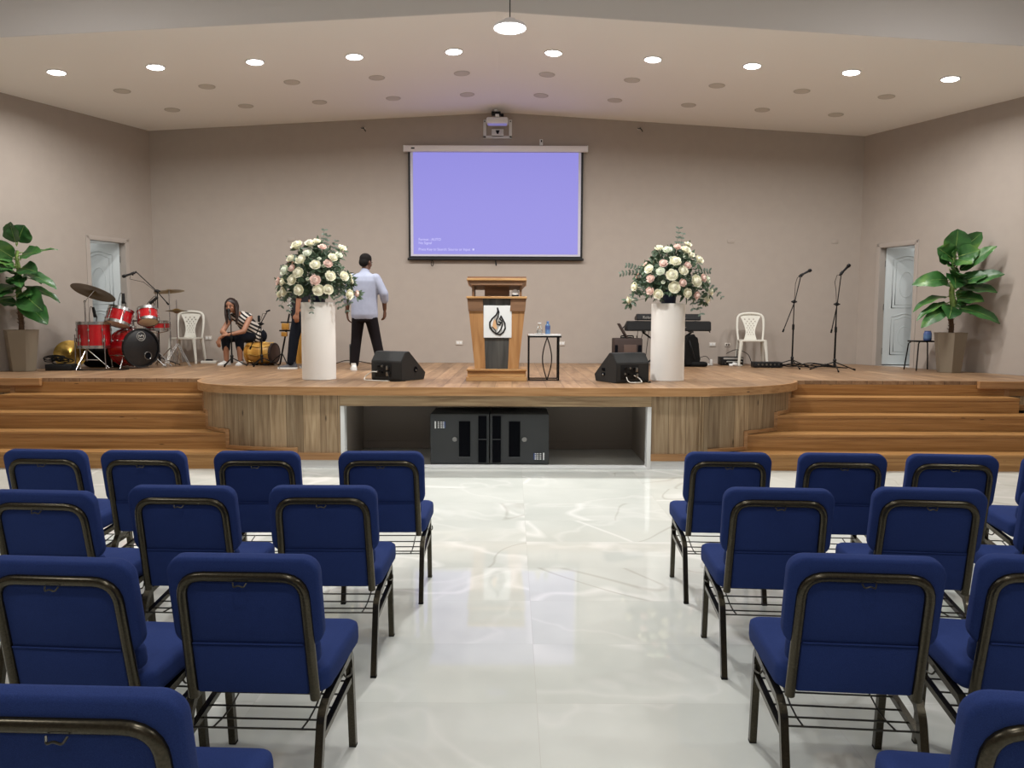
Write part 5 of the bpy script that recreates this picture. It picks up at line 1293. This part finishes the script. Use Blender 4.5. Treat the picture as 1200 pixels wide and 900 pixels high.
for sx in (-.18, .18):
    for sy in (-.1, .1):
        bm = new_bm(); tube(bm, [(sx, sy, 0), (sx, sy, .03)], .016, 8); link('foot', bm, M_rubber, t)
t = thing('tablet', 'thin dark tablet propped up on the brown amplifier', 'tablet', (1.78, 12.42, S + .452))
bm = new_bm(); box(bm, (0, 0, .115), (.022, .22, .27), .005, (0, R(-30), 0)); link('case', bm, M_amp, t)
bm = new_bm(); box(bm, (.012, 0, .118), (.004, .19, .23), .001, (0, R(-30), 0)); link('display', bm, M_grille, t)
bm = new_bm(); box(bm, (.07, 0, .008), (.16, .16, .016), .005); link('stand', bm, M_black, t)
t = thing('cable', 'loose black cables hanging from the keyboards to the amplifier', 'cable', (0, 0, 0))
bm = new_bm()
for k, (xa, za, xb, zb, sag) in enumerate(((2.02, .60, 2.0, .47, .10), (2.12, .60, 1.98, .20, .06), (2.2, .58, 2.14, .02, .0))):
    tube(bm, [(xa + (xb - xa) * u, KY - .05, S + .02 + za + (zb - za) * u - sag * math.sin(PI * u)) for u in [i / 10 for i in range(11)]], .005, 6)
link('strand', bm, M_rubber, t)
t = thing('audio_interface', 'silver and black rack box with knobs on the stage near the back wall', 'audio box', (3.62, 12.72, S))
bm = new_bm(); box(bm, (0, 0, .075), (.36, .24, .13), .008); link('case', bm, M_black, t)
bm = new_bm(); box(bm, (.01, -.122, .115), (.32, .01, .028), .002); box(bm, (.03, -.122, .065), (.26, .01, .018), .002); link('front_strip', bm, M_silver, t)
for k in range(5):
    bm = new_bm(); lathe(bm, [(0, .014), (.009, .014), (.010, 0)], 10, Matrix.Translation((-.12 + k * .06, -.122, .04)) @ Matrix.Rotation(PI / 2, 4, 'X')); link('knob', bm, M_steel, t)
bm = new_bm(); tube(bm, [(.12, .05, .14), (.12, .05, .24)], .006, 6); link('antenna', bm, M_rubber, t)
t = thing('power_adapter', 'small white power adapter standing left of the silver rack box', 'adapter', (3.28, 12.66, S))
bm = new_bm(); box(bm, (0, 0, .05), (.04, .045, .10), .008); box(bm, (-.02, .01, .012), (.10, .05, .024), .006); link('body', bm, M_white, t)
bm = new_bm(); tube(bm, fillet([(-.02, 0, .09), (-.08, 0, .16), (-.2, .02, .12), (-.24, 0, .007), (-.4, -.02, .007)], .06, 5), .005, 6); link('cable', bm, M_rubber, t)
t = thing('white_plug', 'crumpled white plug lead before the silver rack box', 'plug', (3.60, 12.40, S))
bm = new_bm(); box(bm, (0, 0, .035), (.07, .05, .05), .012, (0, R(12), .4)); box(bm, (-.06, .01, .022), (.06, .045, .04), .012); link('plug', bm, M_white, t)
bm = new_bm(); tube(bm, fillet([(.03, 0, .03), (.10, -.02, .03), (.14, .03, .006), (.05, .09, .006)], .04, 4), .006, 6); link('lead', bm, M_whitec, t)
t = thing('stage_box', 'flat black multi-socket box on the stage under the right white chair', 'audio box', (4.02, 12.12, S))
bm = new_bm(); box(bm, (0, 0, .048), (.44, .20, .085), .008); link('case', bm, M_black, t)
bm = new_bm()
for k in range(6): lathe(bm, [(0, .008), (.014, .008), (.016, 0)], 10, Matrix.Translation((-.16 + k * .064, -.1, .05)) @ Matrix.Rotation(PI / 2, 4, 'X'))
link('sockets', bm, M_steel, t)
t = thing('cable_tangle', 'tangle of black cables on the stage between chair and microphone stands', 'cables', (4.40, 12.1, S))
bm = new_bm(); q = random.Random(9)
for k in range(6):
    P = [(-.35 + .16 * i + q.uniform(-.05, .05), q.uniform(-.22, .22), .008 + abs(q.gauss(0, .03)) * (1 if 0 < i < 7 else 0)) for i in range(8)]; tube(bm, fillet(P, .07, 4), .007, 6)
tube(bm, fillet([(-.9, .45, .2), (-.75, .42, .28), (-.55, .4, .20), (-.5, .35, .01), (-.3, .2, .008)], .08, 5), .006, 6)
link('strand', bm, M_rubber, t)
t = thing('white_adapter', 'small white and black power strip by the left white chair', 'adapter', (-5.02, 12.72, S))
bm = new_bm(); box(bm, (0, 0, .022), (.26, .08, .044), .008); link('strip', bm, M_whitec, t)
bm = new_bm(); box(bm, (.0, 0, .055), (.11, .05, .03), .006); link('plug', bm, M_black, t)

# ================================================================ PERCUSSION
t = thing('barrel_drum', 'golden wooden barrel drum lying on its side beside the seated woman', 'drum', (-3.96, 12.30, S), R(-12))
Mt = Matrix.Translation((-.26, 0, .19)) @ Matrix.Rotation(PI / 2, 4, 'Y')
bm = new_bm(); lathe(bm, [(.135, 0), (.165, .10), (.175, .21), (.165, .32), (.135, .42)], 28, Mt); link('shell', bm, M_goldw, t)
for z in (0, .42):
    bm = new_bm(); lathe(bm, [(.136, z - .02), (.165, z - .02), (.168, z + .02), (.136, z + .02)], 28, Mt); link('hoop', bm, M_amp if z else M_goldw, t)
    bm = new_bm(); lathe(bm, [(0, z - .018 if z == 0 else z + .018), (.15, z - .018 if z == 0 else z + .018)], 28, Mt); link('drum_head', bm, M_head if z == 0 else M_ampgr, t)
for k in range(8):
    a = 2 * PI * k / 8; bm = new_bm(); tube(bm, [Mt @ Vector((r * math.cos(a + o_), r * math.sin(a + o_), z)) for r, z, o_ in ((.168, 0, 0), (.172, .1, .1), (.182, .21, .2), (.172, .32, .1), (.168, .42, 0))], .006, 6); link('tension_rod', bm, M_brass, t)
bm = new_bm(); box(bm, (-.10, -.10, .015), (.05, .06, .03), .006); box(bm, (.06, -.10, .015), (.05, .06, .03), .006); box(bm, (-.02, .10, .015), (.25, .05, .03), .006); link('cradle', bm, M_black, t)
t = thing('conga_drum', 'tall golden wooden conga drum behind the left white column', 'drum', (-3.24, 11.98, S))
bm = new_bm(); lathe(bm, [(0, 0), (.125, 0), (.13, .02), (.16, .22), (.168, .38), (.15, .58), (.135, .66), (0, .665)], 28); link('shell', bm, M_goldw, t)
bm = new_bm(); lathe(bm, [(.136, .62), (.150, .62), (.150, .675), (.13, .675)], 28); lathe(bm, [(.127, 0), (.134, 0), (.138, .05), (.132, .05)], 28); link('hoop', bm, M_chrome, t)
t = thing('percussion_stand', 'thin percussion stand with wooden blocks left of the hidden person', 'stand', (-3.55, 12.06, S))
bm = new_bm(); tube(bm, [(-.10, 0, .02), (.06, .02, .82)], .014, 8)
for (x_, y_) in ((-.28, -.05), (.06, -.12), (-.05, .22)): tube(bm, [(-.06, 0, .20), (x_, y_, .012)], .009, 8)
link('pole', bm, M_blackm, t)
bm = new_bm(); box(bm, (.01, -.03, .62), (.11, .07, .10), .008); box(bm, (-.01, -.03, .50), (.09, .06, .07), .008); link('wood_block', bm, M_goldw, t)
bm = new_bm(); box(bm, (.02, 0, .685), (.18, .05, .02), .004); box(bm, (-.01, 0, .555), (.17, .05, .025), .004); link('bracket', bm, M_black, t)
t = thing('black_case', 'narrow dark speaker box standing at the back wall behind the man', 'speaker', (-2.62, 12.72, S))
bm = new_bm(); box(bm, (0, 0, .17), (.12, .16, .32), .01); link('cabinet', bm, M_cab, t)
bm = new_bm(); box(bm, (0, -.081, .17), (.09, .006, .26), .002); link('grille', bm, M_grille, t)
bm = new_bm(); tube(bm, fillet([(-.03, 0, .06), (-.14, -.1, .06), (-.28, -.15, .007), (-.5, -.1, .007)], .05, 4), .007, 6); tube(bm, [(.05, 0, .05), (.3, -.05, .007), (.6, 0, .007)], .007, 6); link('cable', bm, M_rubber, t)
bm = new_bm()
for s in (-1, 1): box(bm, (s * .05, 0, .005), (.03, .14, .010), .002)
link('foot', bm, M_rubber, t)

# ================================================================ PEOPLE
def remeshed(o, vox, sm=6):
    m = o.modifiers.new('remesh', 'REMESH'); m.mode = 'VOXEL'; m.voxel_size = vox; m.use_smooth_shade = True
    s_ = o.modifiers.new('smooth', 'SMOOTH'); s_.iterations = sm; s_.factor = .5
    return o
def limb(bm, pts, rad, n=12):
    for i in range(len(pts) - 1): capsule(bm, pts[i], pts[i + 1], rad[i], rad[i + 1], n)
def hand(bm, wrist, tip_dir, palm_n, side=1, curl=.35, k=1.0):
    """palm, four bent fingers of different lengths and a thumb"""
    wv = Vector(wrist); d = Vector(tip_dir).normalized(); n = Vector(palm_n).normalized(); n = (n - d * n.dot(d)).normalized(); s = d.cross(n).normalized() * side
    for j in range(4):
        u = (j - 1.5) / 1.5
        base = wv + d * .085 * k + s * u * .030 * k
        capsule(bm, wv + s * u * .016 * k + d * .01, base, .015 * k, .012 * k, 8)
        L = (.060, .074, .070, .054)[j] * k; c1 = curl * (.8 + .1 * j)
        d1 = (d * math.cos(c1) + n * math.sin(c1)).normalized(); p1 = base + d1 * L * .55
        d2 = (d * math.cos(c1 * 2.2) + n * math.sin(c1 * 2.2)).normalized(); p2 = p1 + d2 * L * .5
        capsule(bm, base, p1, .0105 * k, .0095 * k, 8); capsule(bm, p1, p2, .0095 * k, .008 * k, 8)
    b = wv + d * .028 * k - s * .024 * k; t1 = b + (d * .75 - s * .7 + n * .2).normalized() * .042 * k; t2 = t1 + (d * .95 - s * .15 + n * .35).normalized() * .034 * k
    capsule(bm, b, t1, .014 * k, .011 * k, 8); capsule(bm, t1, t2, .011 * k, .009 * k, 8)
def head_shape(bm, c, M, k=1.0):
    """M: rotation, face looks along local -Y"""
    c = Vector(c)
    def P(x, y, z): return c + M @ Vector((x, y, z)) * k
    ball(bm, P(0, .012, .03), (.078 * k, .095 * k, .088 * k), M, 18, 12)
    ball(bm, P(0, -.022, -.045), (.058 * k, .066 * k, .070 * k), M, 16, 10)
    ball(bm, P(0, -.050, -.092), (.030 * k, .026 * k, .022 * k), M)
    for s in (-1, 1):
        ball(bm, P(s * .078, .012, -.012), (.010 * k, .019 * k, .032 * k), M)
        ball(bm, P(s * .040, -.062, -.030), (.024 * k, .018 * k, .02 * k), M)
    capsule(bm, P(0, -.083, .012), P(0, -.104, -.032), .010 * k, .014 * k, 8)
    ball(bm, P(0, -.088, -.064), (.022 * k, .010 * k, .010 * k), M)
def face_parts(t, c, M, k=1.0):
    c = Vector(c)
    def P(x, y, z): return c + M @ Vector((x, y, z)) * k
    for s in (-1, 1):
        bm = new_bm(); ball(bm, P(s * .031, -.082, .002), (.013 * k, .008 * k, .006 * k), M); link('eye', bm, M_eye, t)
        bm = new_bm(); tube(bm, [P(s * .014, -.092, .022), P(s * .032, -.090, .027), P(s * .050, -.078, .021)], .004 * k, 6); link('eyebrow', bm, M_hair, t)
    bm = new_bm(); ball(bm, P(0, -.095, -.064), (.021 * k, .006 * k, .008 * k), M); link('mouth', bm, M_lip, t)
def shoe_bm(bm, ankle, fwd, k=1.0):
    a = Vector((ankle[0], ankle[1], 0)); f = Vector((*fwd, 0)).normalized(); s = Vector((-f.y, f.x, 0))
    R3 = Matrix((f, s, Vector((0, 0, 1)))).transposed()
    rows = []
    for (u, wv, h) in ((-.075, .018, .055), (-.068, .034, .075), (-.03, .040, .085), (.03, .041, .082), (.08, .045, .062), (.13, .047, .05), (.17, .042, .042), (.195, .026, .036), (.203, .010, .026)):
        ring = []
        for (sx, z) in ((-1, .0), (-1.05, .018), (-.95, h * .6), (-.55, h * .95), (0, h), (.55, h * .95), (.95, h * .6), (1.05, .018), (1, .0)):
            ring.append(bm.verts.new(a + R3 @ Vector((u, sx * wv, z)) * k))
        rows.append(ring)
    for A, B in zip(rows[:-1], rows[1:]):
        for j in range(9): bm.faces.new((A[j], A[(j + 1) % 9], B[(j + 1) % 9], B[j]))
    bm.faces.new(rows[0][::-1]); bm.faces.new(rows[-1])
    tube(bm, [a + R3 @ Vector((-.02, 0, .05)) * k, a + R3 @ Vector((-.02, 0, .105)) * k], [.040 * k, .043 * k], 12)
def sole_bm(bm, ankle, fwd, k=1.0):
    a = Vector((ankle[0], ankle[1], 0)); f = Vector((*fwd, 0)).normalized(); s = Vector((-f.y, f.x, 0))
    out = []
    for (u, wv) in ((-.082, .02), (-.07, .038), (-.03, .044), (.04, .045), (.10, .051), (.16, .047), (.20, .028), (.21, .008)): out.append((u, wv))
    poly = [(a + f * u * k + s * wv * k) for u, wv in out] + [(a + f * u * k - s * wv * k) for u, wv in out[::-1]]
    prism(bm, [(p.x, p.y) for p in poly], .024 * k)
def torso(bm, levels, n=24):
    """levels: (centre, rx, ry, yaw) from bottom to top"""
    rings = []
    for c, rx, ry, yw in levels:
        c = Vector(c); rings.append([bm.verts.new(c + Vector((rx * math.cos(a) * math.cos(yw) - ry * math.sin(a) * math.sin(yw), rx * math.cos(a) * math.sin(yw) + ry * math.sin(a) * math.cos(yw), 0))) for a in [2 * PI * i / n for i in range(n)]])
    for A, B in zip(rings[:-1], rings[1:]):
        for j in range(n): bm.faces.new((A[j], A[(j + 1) % n], B[(j + 1) % n], B[j]))
    bm.faces.new(rings[0][::-1]); bm.faces.new(rings[-1])

# --- man in a light blue shirt, seen from behind
t = thing('person', 'person in a light blue shirt and black trousers seen from behind', 'person', (-2.13, 11.12, S))
Mh = Euler((R(14), 0, R(180 - 28))).to_matrix(); HC = (.02, .06, 1.555)
bm = new_bm(); head_shape(bm, HC, Mh)
limb(bm, [(.01, .02, 1.34), (.015, .045, 1.47)], [.062, .056])
limb(bm, [(-.16, 0, 1.30), (-.235, -.005, 1.08), (-.265, .06, .84)], [.052, .043, .028]); hand(bm, (-.266, .065, .82), (.10, .15, -1), (.8, .3, 0), 1, .45)
limb(bm, [(.165, 0, 1.30), (.285, -.01, 1.09), (.275, .10, .88)], [.052, .043, .028]); hand(bm, (.274, .105, .86), (-.05, .15, -1), (-.8, .3, 0), -1, .45)
torso(bm, [((0, 0, .84), .14, .09, 0), ((0, 0, 1.1), .14, .09, 0), ((0, .0, 1.28), .15, .08, 0), ((0, .01, 1.35), .07, .05, 0)])
limb(bm, [(-.09, 0, .86), (-.115, .02, .47), (-.155, -.01, .09)], [.085, .055, .035]); limb(bm, [(.09, 0, .86), (.15, .02, .47), (.235, .0, .09)], [.085, .055, .035])
remeshed(link('body', bm, M_skin, t), .010, 4)
face_parts(t, HC, Mh)
bm = new_bm(); ball(bm, Vector(HC) + Mh @ Vector((0, .018, .040)), (.086, .100, .086), Mh, 18, 12)
ball(bm, Vector(HC) + Mh @ Vector((0, .055, -.015)), (.076, .058, .070), Mh, 18, 12)
cut = Vector(HC)
for v in list(bm.verts):
    l = Mh.inverted() @ (v.co - cut)
    if l.y < -.045 and l.z < .075: v.co += Mh @ Vector((0, .035, .01))
remeshed(link('hair', bm, M_hair, t, angle=80), .009, 4)
bm = new_bm()
torso(bm, [((0, .005, .735), .185, .125, 0), ((0, .0, .80), .195, .135, 0), ((0, .0, .92), .190, .130, 0), ((0, .0, 1.05), .190, .125, 0), ((0, .0, 1.18), .200, .125, 0), ((0, .0, 1.28), .212, .120, 0), ((0, .005, 1.345), .190, .100, 0), ((0, .015, 1.385), .12, .075, 0), ((.005, .02, 1.41), .07, .062, 0)])
limb(bm, [(-.165, 0, 1.315), (-.235, -.005, 1.09)], [.078, .066]); limb(bm, [(-.235, -.005, 1.09), (-.248, .02, 1.00)], [.066, .058])
limb(bm, [(.165, 0, 1.315), (.285, -.01, 1.10)], [.078, .066]); limb(bm, [(.285, -.01, 1.10), (.287, .03, 1.02)], [.066, .060])
limb(bm, [(.0, .022, 1.385), (.01, .035, 1.425)], [.068, .064])
remeshed(link('shirt', bm, M_shirt, t), .011, 5)
bm = new_bm()
torso(bm, [((0, 0, .70), .165, .115, 0), ((0, 0, .80), .172, .122, 0), ((0, 0, .88), .165, .115, 0)])
limb(bm, [(-.088, 0, .78), (-.125, .02, .46), (-.155, -.01, .10)], [.098, .079, .066]); limb(bm, [(.088, 0, .78), (.155, .02, .46), (.235, .0, .10)], [.098, .079, .066])
remeshed(link('trousers', bm, M_trous, t), .011, 4)
for (x_, y_, f) in ((-.16, -.02, (-.25, 1)), (.24, -.01, (.15, 1))):
    bm = new_bm(); shoe_bm(bm, (x_, y_), f); so = link('shoe', bm, M_sneak, t, angle=60); b2 = new_bm(); sole_bm(b2, (x_, y_), f); link('sole', b2, M_white, so)

# --- person in dark clothes standing behind the left column, facing left
t = thing('person', 'person in dark shirt and jeans standing behind the left column', 'person', (-3.16, 11.46, S))
Mh = Euler((R(10), 0, R(-90))).to_matrix(); HC = (-.07, 0, 1.56)
bm = new_bm(); head_shape(bm, HC, Mh); limb(bm, [(0, 0, 1.36), (-.045, 0, 1.48)], [.06, .055])
torso(bm, [((0, 0, .84), .10, .14, 0), ((0, 0, 1.1), .10, .15, 0), ((0, 0, 1.28), .08, .15, 0), ((0, 0, 1.36), .05, .07, 0)])
limb(bm, [(0, -.17, 1.30), (.06, -.23, 1.07), (.03, -.23, .83)], [.052, .042, .028]); hand(bm, (.028, -.23, .82), (-.15, .05, -1), (0, 1, 0), 1, .5)
limb(bm, [(0, .17, 1.30), (.06, .23, 1.07), (.03, .23, .83)], [.052, .042, .028]); hand(bm, (.028, .23, .82), (-.15, -.05, -1), (0, -1, 0), -1, .5)
limb(bm, [(.02, -.09, .86), (-.06, -.10, .47), (-.11, -.10, .09)], [.085, .055, .035]); limb(bm, [(0, .09, .86), (.10, .10, .47), (.16, .10, .09)], [.085, .055, .035])
remeshed(link('body', bm, M_skin2, t), .010, 4); face_parts(t, HC, Mh)
bm = new_bm(); ball(bm, Vector(HC) + Mh @ Vector((0, .018, .042)), (.087, .100, .086), Mh, 18, 12); ball(bm, Vector(HC) + Mh @ Vector((0, .055, -.015)), (.078, .058, .070), Mh); link('hair', bm, M_hair, t, angle=80)
bm = new_bm(); torso(bm, [((0, 0, .78), .125, .18, 0), ((0, 0, .95), .125, .18, 0), ((0, 0, 1.2), .125, .195, 0), ((0, 0, 1.32), .10, .19, 0), ((0, 0, 1.40), .065, .09, 0)])
limb(bm, [(0, -.17, 1.32), (.06, -.23, 1.08)], [.076, .062]); limb(bm, [(0, .17, 1.32), (.06, .23, 1.08)], [.076, .062]); remeshed(link('shirt', bm, M_dshirt, t), .011, 5)
bm = new_bm(); q = random.Random(2)
for k in range(9): box(bm, (-.128 + q.uniform(-.004, .004), -.11 + q.uniform(-.05, .05), .90 + .022 * k), (.008, .05, .012), .002, (q.uniform(-.5, .5), 0, 0)); box(bm, (-.085 + q.uniform(-.01, .01), -.165, .86 + .022 * k), (.03, .02, .010), .002, (0, q.uniform(-.6, .6), R(35)))
link('shirt_print', bm, M_sign, t)
bm = new_bm(); torso(bm, [((0, 0, .74), .115, .165, 0), ((0, 0, .88), .115, .165, 0)])
limb(bm, [(.02, -.088, .80), (-.06, -.10, .46), (-.11, -.10, .10)], [.098, .078, .064]); limb(bm, [(0, .088, .80), (.10, .10, .46), (.16, .10, .10)], [.098, .078, .064]); remeshed(link('jeans', bm, M_jean, t), .011, 4)
for (x_, y_) in ((-.10, -.10), (.17, .10)):
    bm = new_bm(); shoe_bm(bm, (x_, y_), (-1, -.1)); so = link('shoe', bm, M_gsneak, t, angle=60); b2 = new_bm(); sole_bm(b2, (x_, y_), (-1, -.1)); link('sole', b2, M_sneak, so)

# --- seated woman leaning on her knees
WL = (-4.44, 12.28, S)
t = thing('person', 'seated person in a striped sleeveless top leaning forward on the knees', 'person', WL)
Mh = Euler((R(15), 0, R(-6))).to_matrix(); HC = (.02, -.16, .945)
bm = new_bm(); head_shape(bm, HC, Mh, .95); limb(bm, [(.09, -.02, .80), (.045, -.11, .875)], [.05, .048])
limb(bm, [(.20, .30, .47), (.17, .16, .62), (.12, .04, .74)], [.125, .11, .095])
limb(bm, [(.25, .03, .76), (.20, -.14, .54), (.02, -.26, .49)], [.046, .040, .027]); hand(bm, (.01, -.265, .488), (-1, -.1, -.10), (0, .3, -1), 1, .45, .92)
limb(bm, [(-.03, -.02, .765), (-.12, -.17, .53), (-.03, -.25, .50)], [.046, .040, .030]); limb(bm, [(-.04, -.24, .50), (-.14, -.25, .43)], [.028, .024]); hand(bm, (-.14, -.25, .425), (-.15, -.05, -1), (.2, .9, 0), 1, .4, .92)
limb(bm, [(.18, .32, .45), (-.12, -.04, .44), (-.13, .0, .08)], [.095, .062, .038]); limb(bm, [(.28, .30, .45), (.10, -.06, .43), (.10, -.02, .08)], [.095, .062, .038])
remeshed(link('body', bm, M_skin2, t), .009, 4); face_parts(t, HC, Mh, .95)
bm = new_bm(); c = Vector(HC)
ball(bm, c + Mh @ Vector((0, .022, .040)), (.082, .095, .080), Mh, 18, 12)
def hp(x, y, z): return c + Mh @ Vector((x, y, z))
for s in (-1, 1):
    for k in range(5):
        yy = -.006 + k * .018
        limb(bm, [hp(s * .066, yy, .05), hp(s * .086, yy - .005, -.02), c + Vector((s * .085 + .01, yy * .6 - .02, -.14)), c + Vector((s * .075 + .01, yy * .5 - .03, -.26 - .015 * (k % 3)))], [.022, .022, .024, .012], 8)
limb(bm, [hp(0, .08, .03), hp(0, .09, -.05), c + Vector((.03, .06, -.12))], [.05, .05, .03], 8)
remeshed(link('hair', bm, M_hairb, t), .009, 4)
bm = new_bm()
limb(bm, [(.22, .32, .49), (.175, .17, .62), (.125, .05, .735)], [.155, .140, .125]); limb(bm, [(.0, .0, .765), (.12, .03, .79), (.225, .04, .765)], [.068, .07, .068]); limb(bm, [(.20, .24, .46), (.27, .36, .45)], [.15, .14])
remeshed(link('striped_top', bm, M_stripe, t), .011, 4)
bm = new_bm()
limb(bm, [(.20, .34, .46), (-.12, -.035, .445), (-.13, -.005, .26)], [.115, .078, .062]); limb(bm, [(.28, .32, .46), (.10, -.055, .435), (.10, -.025, .26)], [.115, .078, .062]); limb(bm, [(.16, .34, .46), (.30, .34, .46)], [.12, .12])
remeshed(link('trousers', bm, M_jean, t), .011, 4)
for (x_, y_, f) in ((-.14, .02, (-.35, -1)), (.10, .0, (.05, -1))):
    bm = new_bm(); shoe_bm(bm, (x_, y_), f, .92); so = link('shoe', bm, M_sneak, t, angle=60); b2 = new_bm(); sole_bm(b2, (x_, y_), f, .92); link('sole', b2, M_white, so)
t = thing('stool', 'low dark stool hidden beneath the seated woman', 'stool', (-4.20, 12.63, S))
bm = new_bm(); lathe(bm, [(0, .30), (.15, .30), (.155, .32), (.15, .338), (0, .34)], 24); link('seat', bm, M_amp, t)
for k in range(4):
    a = PI / 4 + k * PI / 2; bm = new_bm(); tube(bm, [(.16 * math.cos(a), .16 * math.sin(a), 0), (.12 * math.cos(a), .12 * math.sin(a), .305)], .012, 8); link('leg', bm, M_blackm, t)
